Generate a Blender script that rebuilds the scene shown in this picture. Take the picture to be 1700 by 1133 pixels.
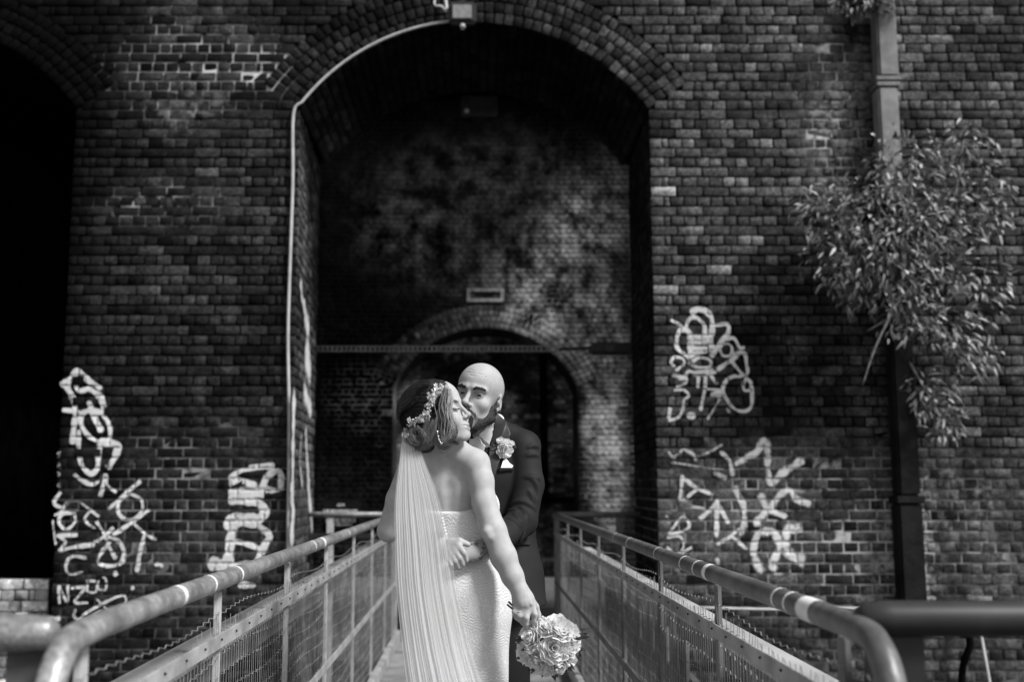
import bpy, bmesh, math, random
import numpy as np
from mathutils import Vector, Matrix, Euler
random.seed(7); rng = np.random.default_rng(11)
R = math.radians
scene = bpy.context.scene
for o in list(bpy.data.objects): bpy.data.objects.remove(o)

# ---------------------------------------------------------------- camera, sky, sun, exposure
CAM_H, FPX, PITCH, CX, CY = 1.42, 1800.0, math.atan(241/1800), 790.0, 566.5
cam_d = bpy.data.cameras.new('camera'); cam = bpy.data.objects.new('camera', cam_d)
scene.collection.objects.link(cam); scene.camera = cam
cam.location = (0, 0, CAM_H); cam.rotation_euler = (math.pi/2 + PITCH, 0, 0)
cam_d.sensor_width = 36; cam_d.lens = FPX/1700*36; cam_d.shift_x = 60/1700
cam_d.clip_start = .05; cam_d.clip_end = 400
cam_d.dof.use_dof = True; cam_d.dof.focus_distance = 3.72; cam_d.dof.aperture_fstop = 2.2
scene.render.resolution_x, scene.render.resolution_y = 1024, 683

SUN = Vector((.60, -.42, .80)).normalized()            # towards the sun: high on the right, a little behind the camera
w = bpy.data.worlds.new('World'); scene.world = w; w.use_nodes = True
nt = w.node_tree; nt.nodes.clear()
sky = nt.nodes.new('ShaderNodeTexSky'); sky.sky_type = 'NISHITA'; sky.sun_disc = False
sky.sun_elevation = math.asin(SUN.z); sky.sun_rotation = math.atan2(SUN.x, SUN.y)
bw = nt.nodes.new('ShaderNodeRGBToBW'); bg = nt.nodes.new('ShaderNodeBackground'); wo = nt.nodes.new('ShaderNodeOutputWorld')
bg.inputs['Strength'].default_value = .05
nt.links.new(sky.outputs[0], bw.inputs[0]); nt.links.new(bw.outputs[0], bg.inputs[0]); nt.links.new(bg.outputs[0], wo.inputs[0])
sd = bpy.data.lights.new('sun', 'SUN'); sd.energy = 1.5; sd.angle = R(14)
so = bpy.data.objects.new('sun', sd); scene.collection.objects.link(so)
so.rotation_euler = SUN.to_track_quat('Z', 'Y').to_euler(); so.location = (6, -4, 9)
scene.view_settings.view_transform = 'Standard'; scene.view_settings.look = 'None'
scene.view_settings.gamma = 1; scene.view_settings.exposure = 1.8
scene.render.engine = 'CYCLES'; scene.cycles.max_bounces = 6; scene.cycles.transparent_max_bounces = 24

# ---------------------------------------------------------------- helpers
def U(px, py, Y):
    """a point of the photograph (1700 wide) at a distance Y from the camera, in world space"""
    u, v = (px-CX)/FPX, (CY-py)/FPX; c, s = math.cos(PITCH), math.sin(PITCH)
    k = Y/(c - v*s)
    return np.array((u*k, Y, CAM_H + (s + v*c)*k))
def PX(p):
    c, s = math.cos(PITCH), math.sin(PITCH); y, z = p[1], p[2]-CAM_H
    d = y*c + z*s
    return CX + FPX*p[0]/d, CY - FPX*(-y*s + z*c)/d
COL = scene.collection
def tag(o, label=None, cat=None, group=None, kind=None):
    if label: o['label'] = label
    if cat: o['category'] = cat
    if group: o['group'] = group
    if kind: o['kind'] = kind
    return o
def empty(name, loc, label, cat, group=None):
    o = bpy.data.objects.new(name, None); COL.objects.link(o); o.location = loc; o.empty_display_size = .1
    return tag(o, label, cat, group)
def adopt(o, parent):
    if parent is not None:
        bpy.context.view_layer.update() if False else None
        o.parent = parent
        m = Matrix.Translation(parent.location)
        q = parent.parent
        while q is not None:
            m = Matrix.Translation(q.location) @ m if q.type == 'EMPTY' else m
            q = None
        o.matrix_parent_inverse = Matrix.Translation(parent.location).inverted() if parent.type == 'EMPTY' else Matrix()
    return o
def mkmesh(name, v, f, smooth=False, attrs=None, fattrs=None):
    v = np.asarray(v, dtype=np.float32).reshape(-1, 3); me = bpy.data.meshes.new(name)
    if isinstance(f, np.ndarray) and f.ndim == 2:
        n, k = f.shape
        me.vertices.add(len(v)); me.vertices.foreach_set('co', v.ravel())
        me.loops.add(n*k); me.loops.foreach_set('vertex_index', f.astype(np.int32).ravel())
        me.polygons.add(n); me.polygons.foreach_set('loop_start', np.arange(0, n*k, k, dtype=np.int32))
        me.update(calc_edges=True)
    else:
        me.from_pydata(v.tolist(), [], [list(map(int, q)) for q in f]); me.update()
    if smooth: me.polygons.foreach_set('use_smooth', np.ones(len(me.polygons), dtype=bool))
    for k, a in (attrs or {}).items():
        at = me.attributes.new(k, 'FLOAT', 'POINT'); at.data.foreach_set('value', np.asarray(a, dtype=np.float32))
    for k, a in (fattrs or {}).items():
        at = me.attributes.new(k, 'FLOAT', 'FACE'); at.data.foreach_set('value', np.asarray(a, dtype=np.float32))
    me.validate(clean_customdata=False); return me
def mk(name, v, f, mat, parent=None, smooth=False, attrs=None, fattrs=None):
    o = bpy.data.objects.new(name, mkmesh(name, v, f, smooth, attrs, fattrs)); COL.objects.link(o)
    if mat: o.data.materials.append(mat)
    return adopt(o, parent)
class B:
    """collects boxes, tubes and sheets; build() links them as one mesh object"""
    def __init__(s): s.v = []; s.f = []; s.n = 0
    def raw(s, v, f):
        v = np.asarray(v, float).reshape(-1, 3); s.v.append(v)
        s.f += [tuple(int(i)+s.n for i in q) for q in f]; s.n += len(v); return s
    def box(s, c, d, rot=None, bev=0):
        d = np.asarray(d, float)/2
        if bev <= 0:
            v = np.array([(x, y, z) for x in (-1, 1) for y in (-1, 1) for z in (-1, 1)])*d
            f = [(0, 1, 3, 2), (4, 6, 7, 5), (0, 4, 5, 1), (2, 3, 7, 6), (0, 2, 6, 4), (1, 5, 7, 3)]
        else:
            bm = bmesh.new(); bmesh.ops.create_cube(bm, size=2)
            for q in bm.verts: q.co = Vector(np.array(q.co)*d)
            bmesh.ops.bevel(bm, geom=bm.edges[:], offset=bev, segments=2, affect='EDGES')
            bm.verts.index_update(); v = np.array([q.co[:] for q in bm.verts]); f = [[q.index for q in p.verts] for p in bm.faces]; bm.free()
        if rot is not None: v = v @ np.array(rot).T
        return s.raw(v + np.asarray(c, float), f)
    def tube(s, pts, r, n=10, cap=True, close=False):
        v, f = tube(pts, r, n, cap); return s.raw(v, f)
    def build(s, name, mat, parent=None, smooth=False):
        return mk(name, np.concatenate(s.v), s.f, mat, parent, smooth)
def smoothpath(pts, n=8):
    p = np.asarray(pts, float); P = np.vstack([2*p[0]-p[1], p, 2*p[-1]-p[-2]]); out = []
    for i in range(1, len(P)-2):
        a, b, c, d = P[i-1], P[i], P[i+1], P[i+2]
        for t in np.arange(n)/n:
            out.append(.5*(2*b + (c-a)*t + (2*a-5*b+4*c-d)*t*t + (3*b-a-3*c+d)*t**3))
    out.append(p[-1]); return np.array(out)
def tube(pts, r, n=10, cap=True):
    p = np.asarray(pts, float); m = len(p); r = np.broadcast_to(np.asarray(r, float), (m,))
    t = np.gradient(p, axis=0); t /= np.linalg.norm(t, axis=1)[:, None] + 1e-12
    a = np.array((0, 0, 1.)) if abs(t[0][2]) < .9 else np.array((1., 0, 0))
    nrm = np.cross(t[0], a); nrm /= np.linalg.norm(nrm); v = []
    an = np.arange(n)/n*2*math.pi
    for i in range(m):
        nrm = nrm - t[i]*np.dot(nrm, t[i]); nrm /= np.linalg.norm(nrm)+1e-12; b = np.cross(t[i], nrm)
        v.append(p[i] + r[i]*(np.cos(an)[:, None]*nrm + np.sin(an)[:, None]*b))
    v = np.concatenate(v); f = []
    for i in range(m-1):
        for j in range(n):
            k = (j+1) % n; f.append((i*n+j, i*n+k, (i+1)*n+k, (i+1)*n+j))
    if cap: f.append(tuple(range(n))[::-1]); f.append(tuple((m-1)*n+j for j in range(n)))
    return v, f

# ---------------------------------------------------------------- materials (the photograph is black and white: greys only)
class N:
    def __init__(s, name, rough=.8, spec=.3):
        s.m = bpy.data.materials.new(name); s.m.use_nodes = True; s.t = s.m.node_tree; s.t.nodes.clear()
        s.out = s.new('ShaderNodeOutputMaterial'); s.p = s.new('ShaderNodeBsdfPrincipled')
        s.p.inputs['Roughness'].default_value = rough; s.p.inputs['Specular IOR Level'].default_value = spec
        s.L(s.p.outputs[0], s.out.inputs[0])
    def new(s, t, **k):
        n = s.t.nodes.new(t)
        for a, b in k.items(): setattr(n, a, b)
        return n
    def L(s, a, b): s.t.links.new(a, b)
    def put(s, sock, v):
        if isinstance(v, (int, float)): sock.default_value = v
        elif isinstance(v, (tuple, list)): sock.default_value = v
        else: s.L(v, sock)
    def math(s, op, a, b=0., c=0., clamp=False):
        n = s.new('ShaderNodeMath', operation=op, use_clamp=clamp)
        for i, q in enumerate((a, b, c)): s.put(n.inputs[i], q)
        return n.outputs[0]
    def vmath(s, op, a, b=(0, 0, 0)):
        n = s.new('ShaderNodeVectorMath', operation=op); s.put(n.inputs[0], a); s.put(n.inputs[1], b)
        return n.outputs['Value'] if op == 'LENGTH' else n.outputs[0]
    def pos(s): return s.new('ShaderNodeNewGeometry').outputs['Position']
    def obj(s): return s.new('ShaderNodeTexCoord').outputs['Object']
    def noise(s, scale, detail=4, vec=None, rough=.55, dist=0.):
        n = s.new('ShaderNodeTexNoise'); n.inputs['Scale'].default_value = scale; n.inputs['Detail'].default_value = detail
        n.inputs['Roughness'].default_value = rough; n.inputs['Distortion'].default_value = dist
        s.L(vec if vec is not None else s.pos(), n.inputs['Vector']); return n.outputs[0]
    def remap(s, v, a, b, c=0., d=1., smooth=True):
        n = s.new('ShaderNodeMapRange'); n.interpolation_type = 'SMOOTHSTEP' if smooth else 'LINEAR'; n.clamp = True
        s.put(n.inputs[0], v)
        for i, q in enumerate((a, b, c, d)): n.inputs[i+1].default_value = q
        return n.outputs[0]
    def attr(s, name): return s.new('ShaderNodeAttribute', attribute_name=name).outputs['Fac']
    def mix(s, f, a, b):
        n = s.new('ShaderNodeMix', data_type='FLOAT'); s.put(n.inputs[0], f); s.put(n.inputs[2], a); s.put(n.inputs[3], b); return n.outputs[0]
    def ell(s, x, z, rx, rz, ry=1e3, y=0.):
        d = s.vmath('SUBTRACT', s.pos(), (x, y, z)); d = s.vmath('MULTIPLY', d, (1/rx, 1/ry, 1/rz))
        return s.remap(s.vmath('LENGTH', d), 1., .3)
    def color(s, v):
        if isinstance(v, (int, float)): s.p.inputs['Base Color'].default_value = (v, v, v, 1)
        else:
            c = s.new('ShaderNodeCombineColor')
            for i in range(3): s.L(v, c.inputs[i])
            s.L(c.outputs[0], s.p.inputs['Base Color'])
        return s
    def bump(s, h, strength=.4, dist=.01):
        b = s.new('ShaderNodeBump'); b.inputs['Strength'].default_value = strength; b.inputs['Distance'].default_value = dist
        s.L(h, b.inputs['Height']); s.L(b.outputs[0], s.p.inputs['Normal']); return s
def simple(name, val, rough=.7, spec=.3, var=.25, scale=12., bump=0., metal=0., bscale=None):
    n = N(name, rough, spec)
    k = n.noise(scale, 5); n.color(n.math('MULTIPLY', n.remap(k, .3, .7, 1-var, 1+var), val))
    n.p.inputs['Metallic'].default_value = metal
    if bump: n.bump(n.noise(bscale or scale*4, 4), bump, .01)
    return n.m
# ================================================================ SETTING
WY = 9.0; CRS = .0855; MOD = .225                      # face of the viaduct, course height, brick length
JL, JR = -1.515, 1.49                                   # jambs of the arch the bridge runs into
SPZ, APZ = 4.65, 5.43                                    # springing and crown
PL = -3.45; Z0, Z1 = -1.6, 6.75
def arc(x0, x1, sz, az):
    h = (x1-x0)/2; r = az-sz; rad = (h*h+r*r)/(2*r); return (x0+x1)/2, az-rad, rad, math.asin(h/rad)
ACX, ACZ, ARAD, AANG = arc(JL, JR, SPZ, APZ)
RING, NRING = .101, 4
# ---- brick materials
def brick_mat(name, gain, z_light, effl, soot=.55, fine=1., ns=7, lo=.46, hi=.62, effc=.5, shade_stains=()):
    n = N(name, .85, .08); t = n.attr('tone')
    f = n.remap(n.noise(38, 5), .3, .72, .5, 1.5); c = n.math('MULTIPLY', t, f); c = n.math('MULTIPLY', c, n.remap(n.noise(11, 6, rough=.7), .35, .68, .55, 1.35))
    s = n.remap(n.noise(.8, 6, rough=.66), .40, .60, 1-soot, 1.2); c = n.math('MULTIPLY', c, s)
    c = n.math('MULTIPLY', c, gain)
    for (x, z, rx, rz, a) in effl:
        m = n.math('MULTIPLY', n.ell(x, z, rx, rz), n.remap(n.noise(ns, 8, rough=.72), lo if a < 1.2 else lo-.08, hi, 0, min(a, 1.))); c = n.mix(m, c, effc)
    for (x, z, rx, rz, a) in shade_stains: c = n.math('MULTIPLY', c, n.math('SUBTRACT', 1., n.math('MULTIPLY', n.ell(x, z, rx, rz), n.remap(n.noise(2.2, 6, rough=.65), .3, .6, a*.4, a))))
    n.color(c); n.bump(n.noise(95*fine, 6, rough=.65), .55, .012); return n.m
def mortar_mat(name, dark, light, zl, effl):
    n = N(name, .95, .02)
    sz = n.new('ShaderNodeSeparateXYZ'); n.L(n.pos(), sz.inputs[0])
    zz = n.math('ADD', sz.outputs[2], n.math('MULTIPLY', n.noise(1.1, 3), 1.4))
    k = n.remap(zz, zl+.95, zl+.45, 0, 1); c = n.mix(k, dark, light)
    c = n.math('MULTIPLY', c, n.remap(n.noise(6, 5), .3, .7, .4, 1.35))
    for (x, z, rx, rz, a) in effl:
        m = n.math('MULTIPLY', n.ell(x, z, rx, rz), n.remap(n.noise(4.5, 6, rough=.7), .40, .54, 0, a)); c = n.mix(m, c, .6)
    n.color(c); n.bump(n.noise(120, 4), .5, .01); return n.m
def WP(px, py, Y=WY): p = U(px, py, Y); return p[0], p[2]
EF_M = [(*WP(320, 110), .95, .75, 1.), (*WP(430, 110), .4, .35, 1.), (*WP(1385, 190), .45, 1.1, .9), (*WP(1300, 880), 1.3, .9, .75),
        (*WP(1490, 880), .5, .9, 1.), (*WP(300, 830), 1.2, .9, .35), (*WP(1600, 930), .6, .6, .5), (*WP(280, 340), .8, .35, .6)]
EF_B = [(*WP(1385, 230), .4, .9, .35), (*WP(1500, 930), .42, .7, .75), (*WP(1480, 60), .25, 1., .3), (*WP(1600, 840), .5, .5, .3), (*WP(310, 170), .5, .4, .25)]
M_BRICK = brick_mat('brick', .5, 0, EF_B, shade_stains=[(*WP(1310, 540), 1.0, 1.0, .8), (*WP(1330, 640), .9, .5, .6), (*WP(1500, 650), .35, .9, .6), (*WP(1420, 20), .5, .4, .7), (*WP(40, 120), 1.5, 2.0, .97), (*WP(75, 480), .55, 4.5, .9), (*WP(560, 30), 1.0, .8, .5)])  # dark ellipses paint the shrub's shadow with damp, and shade at the left
M_MORT = mortar_mat('mortar', .006, .10, 1.55, EF_M)
M_STONE = simple('stone', .12, .9, .2, .3, 6, .4)
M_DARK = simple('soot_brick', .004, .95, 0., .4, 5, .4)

class Bricks:
    def __init__(s): s.v = []; s.f = []; s.t = []; s.n = 0
    Q = np.array([(0, 1, 5, 4), (1, 2, 6, 5), (2, 3, 7, 6), (3, 0, 4, 7), (4, 5, 9, 8), (5, 6, 10, 9), (6, 7, 11, 10), (7, 4, 8, 11), (8, 9, 10, 11)])
    @staticmethod
    def shape(a0, a1, b0, b1, depth=.03, ch=.0022, jit=.0045):
        """12 corners in (u, v, outwards): back, shoulder and face of one brick"""
        r = rng.normal(0, jit*.5, (4, 2)); o = rng.normal(0, jit*.7); q = np.array([(a0, b0), (a1, b0), (a1, b1), (a0, b1)])
        c = np.array([(1, 1), (-1, 1), (-1, -1), (1, -1)])*ch*rng.uniform(.7, 1.5, (4, 1)); tl = rng.normal(0, jit*.35, 4)
        return np.vstack([np.c_[q, np.full(4, -depth)], np.c_[q+r, np.full(4, -ch)+o], np.c_[q+r+c, o+tl]])
    def add(s, O, ua, va, na, a0, a1, b0, b1, tone, **k):
        q = s.shape(a0, a1, b0, b1, **k)
        s.v.append(np.asarray(O) + q[:, :1]*ua + q[:, 1:2]*va + q[:, 2:]*na); s.f.append(s.Q+s.n); s.n += 12; s.t += [tone]*9
    def build(s, name, mat, parent): return tag(mk(name, np.concatenate(s.v), np.concatenate(s.f), mat, parent, fattrs={'tone': s.t}), kind='stuff')
EX, EY, EZ = np.eye(3)
G = .0135                                                 # joint width
def runs(z, holes, x0, x1):
    """wall intervals of the course at height z; holes = [(jamb0, jamb1, cx, cz, extrados, springing)]"""
    iv = [(x0, x1)]
    for (a, b, cx, cz, ro, sz) in holes:
        h = 0
        if z < sz: l, r_ = a, b
        else:
            q = ro*ro - (z-cz)**2
            if q <= 0: continue
            l, r_ = cx-math.sqrt(q), cx+math.sqrt(q)
            if z < cz + ro*math.cos(math.asin(min(1, (b-a)/2/(ro-RING*NRING)))): l = min(l, cx-abs(ro*math.sin(math.asin((b-a)/2/(ro-RING*NRING)))) ) ; r_ = max(r_, 2*cx-l)
            # radial skewback line below the extrados foot
            if z < cz + ro*math.cos(AANG): 
                tt = (z-cz)*math.tan(AANG); l, r_ = cx-tt, cx+tt
        iv = [w for (p, q2) in iv for w in ((p, min(q2, l)), (max(p, r_), q2)) if w[1]-w[0] > .03]
    return iv
def course(a, b, row, left_anchor):
    """brick spans of one English-bond course between a and b"""
    w = b-a; e = []
    if row % 2 == 0: e = list(np.arange(0, w, MOD))
    else: e = [0, .1125] + list(np.arange(.169, w, .1125))
    e = [q+(rng.normal(0, .0045) if q > 0 else 0) for q in e if q < w-.03] + [w]
    s = [(a+e[i], a+e[i+1]) if left_anchor else (b-e[i+1], b-e[i]) for i in range(len(e)-1)]
    return [(p+G/2, q-G/2) for p, q in s if q-p > .03]
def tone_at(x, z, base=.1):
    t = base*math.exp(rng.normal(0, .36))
    if x < -1.4 and z > -2: t *= (.75 if z < 2.2 else .55)*(1-.55*min(1, max(0, (-2.1-x)/1.3)))  # left pier's shade darkened into the tone, most at its outer edge
    if x > 1.4: t *= 1.4  # right pier's lit look put into a paler tone
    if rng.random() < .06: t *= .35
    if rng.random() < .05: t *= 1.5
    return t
HOLES = [(JL, JR, ACX, ACZ, ARAD+RING*NRING, SPZ), (PL-3.005, PL, PL-1.5025, ACZ, ARAD+RING*NRING, SPZ)]
viaduct = empty('brick_viaduct', (0, WY, Z0), 'sooty brick viaduct wall whose tall arch frames the couple, sprayed with graffiti', 'viaduct')
allb = []
XL, XR = -7.6, 6.4
nrow = int((Z1-Z0)/CRS)
for k in range(nrow):
    za = Z0+k*CRS
    for (a, b) in runs(za+CRS/2, HOLES, XL, XR):
        la = not (b < JL+.3)
        if abs(b-PL) < 1.9 and b > PL and b < JR: la = False
        for (p, q) in course(a, b, k, la): allb.append((p, q, za+G/2, za+CRS-G/2))
def visible(p, q, z0, z1):
    x, y = PX(((p+q)/2, WY, (z0+z1)/2))
    if not (115 < x < 1690 and 15 < y < 990): return False
    if 1290 < x < 1670 and 180 < y < 730: return False
    if x < 480 and y > 1010-.364*(x-245)-10: return False
    if x > 1090 and y > 860+.378*(x-920)-15: return False
    return True
order = sorted(range(len(allb)), key=lambda i: (-visible(*allb[i]), -round(allb[i][1]-allb[i][0], 2), rng.random()))
single = set(order[:300])
protos = {}
def proto(w, h, prefix, ntone=14, x=0., z=0.):
    key = (prefix, round(w, 2), round(h, 2), x < -1.4, z < 2.2, x < -2.4, x < -2.9, x > 1.4)
    if key not in protos:
        L_ = []
        for i in range(ntone):
            q = Bricks.shape(-w/2, w/2, -h/2, h/2); v = np.c_[q[:, 0], -q[:, 2], q[:, 1]]
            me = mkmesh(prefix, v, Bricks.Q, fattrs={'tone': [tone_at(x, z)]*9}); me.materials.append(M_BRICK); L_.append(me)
        protos[key] = L_
    return random.choice(protos[key])
rest = Bricks()
for i, (p, q, z0, z1) in enumerate(allb):
    if i in single:
        o = bpy.data.objects.new('brick', proto(q-p, z1-z0, 'brick', x=p, z=z0)); COL.objects.link(o)
        o.location = ((p+q)/2, WY+rng.normal(0, .0012), (z0+z1)/2); o.rotation_euler = (rng.normal(0, .006), rng.normal(0, .004), rng.normal(0, .004)); adopt(o, viaduct)
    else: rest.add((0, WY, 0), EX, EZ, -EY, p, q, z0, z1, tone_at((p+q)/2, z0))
# voussoirs of the main arch: each a part; the neighbouring arch, at the edge of the picture, in the joined brickwork
for r in range(NRING):
    ra = ARAD + r*RING; nb = int(round(2*AANG*(ra+RING/2)/.086)); da = 2*AANG/nb
    for j in range(nb):
        a = -AANG + (j+.5)*da; wd = da*(ra+RING/2)-G
        o = bpy.data.objects.new('voussoir', proto(wd, RING-G*.9, 'voussoir', x=-2. if a < -.25 else (0. if a < .3 else 2.), z=5.)); COL.objects.link(o)  # ring follows the piers: shade painted at left, lit tone at right
        o.location = (ACX+(ra+RING/2)*math.sin(a), WY+rng.normal(0, .002), ACZ+(ra+RING/2)*math.cos(a))
        o.rotation_euler = (0, a+rng.normal(0, .01), 0); adopt(o, viaduct)
        c2 = np.array((ACX-4.9375+(ra+RING/2)*math.sin(a), WY, ACZ+(ra+RING/2)*math.cos(a)))
        rest.add(c2, np.array((math.cos(a), 0, -math.sin(a))), np.array((math.sin(a), 0, math.cos(a))), -EY, -wd/2, wd/2, -RING/2+.005, RING/2-.005, tone_at(0, 0)*.05)  # neighbouring ring toned nearly black, part of the painted shade at left
# reveals and soffit, 1.7 m deep
RB = 10.7; JLb, JRb = -1.585, 1.55
for (xa, xb, sgn) in ((JL, JLb, 1), (JR, JRb, -1)):
    ua = np.array((xb-xa, RB-WY, 0)); Lr = np.linalg.norm(ua); ua = ua/Lr; na = np.array((ua[1]*sgn, -ua[0]*sgn, 0))
    for k in range(int((SPZ-Z0)/CRS)):
        for (p, q) in course(0, Lr, k+1, True):
            rest.add((xa, WY+.001, 0), ua, EZ, na, p+(.006 if p < .01 else 0), q, Z0+k*CRS+G/2, Z0+(k+1)*CRS-G/2, tone_at(0, 0)*(1.15 if sgn > 0 else .3))  # left reveal toned pale as lit, right one dark for soot and shade
nb = int(round(2*AANG*ARAD/.086)); da = 2*AANG/nb
for j in range(nb):
    a = -AANG+(j+.5)*da; c = np.array((ACX+ARAD*math.sin(a), 0, ACZ+ARAD*math.cos(a)))
    off = (j % 2)*.1125; y = WY+.04
    while y < RB-.03:
        y2 = min(RB, y+(.225 if y > WY+.05 else .225-off)); 
        rest.add(c, EY, np.array((math.cos(a), 0, -math.sin(a))), -np.array((math.sin(a), 0, math.cos(a))), y+G/2, y2-G/2, -da*ARAD/2+G/2, da*ARAD/2-G/2, tone_at(0, 0)*(.3 if a > -.7 else .8)); y = y2  # soot and shade painted on the soffit, least at its left haunch
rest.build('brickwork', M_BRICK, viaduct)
# mortar core: the solid wall behind the brick faces, cut by both arches
def wall_core(name, y0, y1, x0, x1, z0, z1, holes, mat, parent, inset=.0, n=28):
    """solid wall with arched holes [(a, b, sz, az)], as one closed mesh of strips"""
    xs = {x0, x1}
    for (a, b, sz, az) in holes:
        cx, cz, rad, an = arc(a, b, sz, az)
        for t in np.linspace(-an, an, n): xs.add(float(cx+rad*math.sin(t)))
    xs = sorted(xs); bb = B()
    def bottom(x, side):
        for (a, b, sz, az) in holes:
            if a-1e-6 < x < b+1e-6 and (x > a+1e-6 or side > 0) and (x < b-1e-6 or side < 0):
                cx, cz, rad, an = arc(a, b, sz, az); return max(cz+math.sqrt(max(0, rad*rad-(x-cx)**2)), sz)
        return z0
    for i in range(len(xs)-1):
        xa, xb = xs[i], xs[i+1]
        if xb-xa < 1e-5: continue
        ba, bc = bottom(xa, 1), bottom(xb, -1)
        v = [(xa, y0, ba), (xb, y0, bc), (xb, y0, z1), (xa, y0, z1), (xa, y1, ba), (xb, y1, bc), (xb, y1, z1), (xa, y1, z1)]
        f = [(0, 1, 2, 3), (5, 4, 7, 6), (3, 2, 6, 7), (1, 0, 4, 5)]
        if i == 0: f.append((0, 3, 7, 4))
        if i == len(xs)-2: f.append((1, 5, 6, 2))
        bb.raw(v, f)
    for (a, b, sz, az) in holes:
        bb.raw([(a, y0, z0), (a, y1, z0), (a, y1, sz), (a, y0, sz)], [(0, 1, 2, 3)])
        bb.raw([(b, y0, z0), (b, y0, sz), (b, y1, sz), (b, y1, z0)], [(0, 1, 2, 3)])
    return bb.build(name, mat, parent)
wall_core('mortar_core', WY+.016, RB+.03, XL, XR, Z0-2.6, Z1, [(JLb-.012, JRb+.012, SPZ+.006, APZ+.012), (PL-3.016, PL+.011, SPZ, APZ+.011)], M_MORT, viaduct)
bj = B()                                                # wedge fillers behind the splayed reveals
bj.raw([(JL-.009, WY+.0095, Z0-2), (JLb-.008, RB+.02, Z0-2), (JLb-.008, RB+.02, SPZ+.003), (JL-.009, WY+.0095, SPZ+.003), (JLb-.03, WY+.0095, Z0-2), (JLb-.03, WY+.0095, SPZ+.003)],
       [(0, 1, 2, 3), (4, 0, 3, 5)])
bj.raw([(JR+.009, WY+.0095, Z0-2), (JR+.009, WY+.0095, SPZ+.003), (JRb+.008, RB+.02, SPZ+.003), (JRb+.008, RB+.02, Z0-2), (JRb+.03, WY+.0095, SPZ+.003), (JRb+.03, WY+.0095, Z0-2)],
       [(0, 1, 2, 3), (4, 1, 0, 5)])
bj.build('reveal_mortar', M_MORT, viaduct)
# pointing: the joints stand nearly flush where the wall was repointed or limed, and are eroded elsewhere
def vnoise(x, z, s=1.):
    v = 0
    for i in range(7): v = v+np.sin(x*s*(1.7+.9*i)+2.1*i+1.3*np.sin(z*s*(1.1+.6*i)+i))*np.sin(z*s*(1.3+.8*i)+1.7*i)/(1+.35*i)
    return v/2.2
for (xa, xb) in ((PL+.012, JL-.016), (JR+.016, XR)):
    gx_, gz_ = np.meshgrid(np.arange(xa, xb+.02, .05).clip(xa, xb), np.arange(Z0, Z1, .05), indexing='ij')
    m_ = np.clip((2.25+.35*vnoise(gx_, gz_, 1.3)-gz_)/.25, 0, 1)
    for (x, z, rx, rz, a_) in EF_M: m_ = np.maximum(m_, np.clip(1.5*(1-np.sqrt(((gx_-x)/rx)**2+((gz_-z)/rz)**2))+.55*vnoise(gx_, gz_, 3.), 0, 1))
    m_ *= np.clip(.9+.7*vnoise(gx_+9, gz_, 2.2), 0, 1)
    inar = (gz_ > SPZ-.1) & (np.hypot(gx_-ACX, gz_-ACZ) < ARAD+NRING*RING+.05); m_ = np.where(inar, 0, m_)
    V_ = np.stack([gx_, WY+.021-.0145*m_, gz_], -1); q = np.arange(gx_.size).reshape(gx_.shape)
    tag(mk('pointing', V_.reshape(-1, 3), np.stack([q[:-1, :-1], q[1:, :-1], q[1:, 1:], q[:-1, 1:]], -1).reshape(-1, 4), M_MORT, viaduct), kind='stuff')
cp = B()
for i in range(16): cp.box((XL+.44+i*.876, WY+.86, Z1+.075), (.866, 1.9, .15), bev=.012)
cp.build('coping', M_STONE, viaduct)

# ---- the far wall across the gap, with its lower arch bricked up behind
FY = 18.0; FJL, FJR, FSP, FAP = -1.37, 1.69, 3.05, 4.05
FCX, FCZ, FRAD, FANG = arc(FJL, FJR, FSP, FAP)
EFF = [(*WP(1010, 760, FY), .42, 1.7, 1.3), (*WP(985, 700, FY), .3, .8, 1.), (*WP(890, 500, FY), 1.1, 1.2, .8), (*WP(800, 360, FY), 3.2, 2.0, .6), (*WP(680, 380, FY), 1.1, .8, .55), (*WP(1000, 560, FY), .6, 1.4, .5), (*WP(960, 390, FY), .7, .8, .6)]
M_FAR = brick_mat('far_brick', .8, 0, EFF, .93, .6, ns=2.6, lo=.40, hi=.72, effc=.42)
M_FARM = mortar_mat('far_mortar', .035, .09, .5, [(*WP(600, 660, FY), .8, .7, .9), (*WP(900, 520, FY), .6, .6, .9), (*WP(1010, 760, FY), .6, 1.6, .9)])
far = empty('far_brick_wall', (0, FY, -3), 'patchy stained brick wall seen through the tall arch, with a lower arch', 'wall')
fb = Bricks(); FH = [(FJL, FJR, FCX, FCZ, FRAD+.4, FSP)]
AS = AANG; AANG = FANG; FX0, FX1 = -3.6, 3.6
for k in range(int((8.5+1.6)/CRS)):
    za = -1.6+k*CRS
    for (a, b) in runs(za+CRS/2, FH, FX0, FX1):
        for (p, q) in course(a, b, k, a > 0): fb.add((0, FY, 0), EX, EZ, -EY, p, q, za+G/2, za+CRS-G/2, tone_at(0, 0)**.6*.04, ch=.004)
for r in range(4):
    ra = FRAD+r*.1; nb = int(round(2*FANG*(ra+.05)/.088)); da = 2*FANG/nb
    for j in range(nb):
        a = -FANG+(j+.5)*da
        fb.add((FCX+(ra+.05)*math.sin(a), FY, FCZ+(ra+.05)*math.cos(a)), np.array((math.cos(a), 0, -math.sin(a))), np.array((math.sin(a), 0, math.cos(a))), -EY,
               -da*ra/2+.006, da*ra/2-.006, -.045, .045, tone_at(0, 0)*.8)
AANG = AS
for k in range(int((FAP+1.6)/CRS)):
    za = -1.6+k*CRS
    for (p, q) in course(FJL-.2, FJR+.2, k, True): fb.add((0, FY+1.0, 0), EX, EZ, -EY, p, q, za+G/2, za+CRS-G/2, tone_at(0, 0)*4.)  # infill toned paler, making up for light that doesn't reach it
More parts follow.
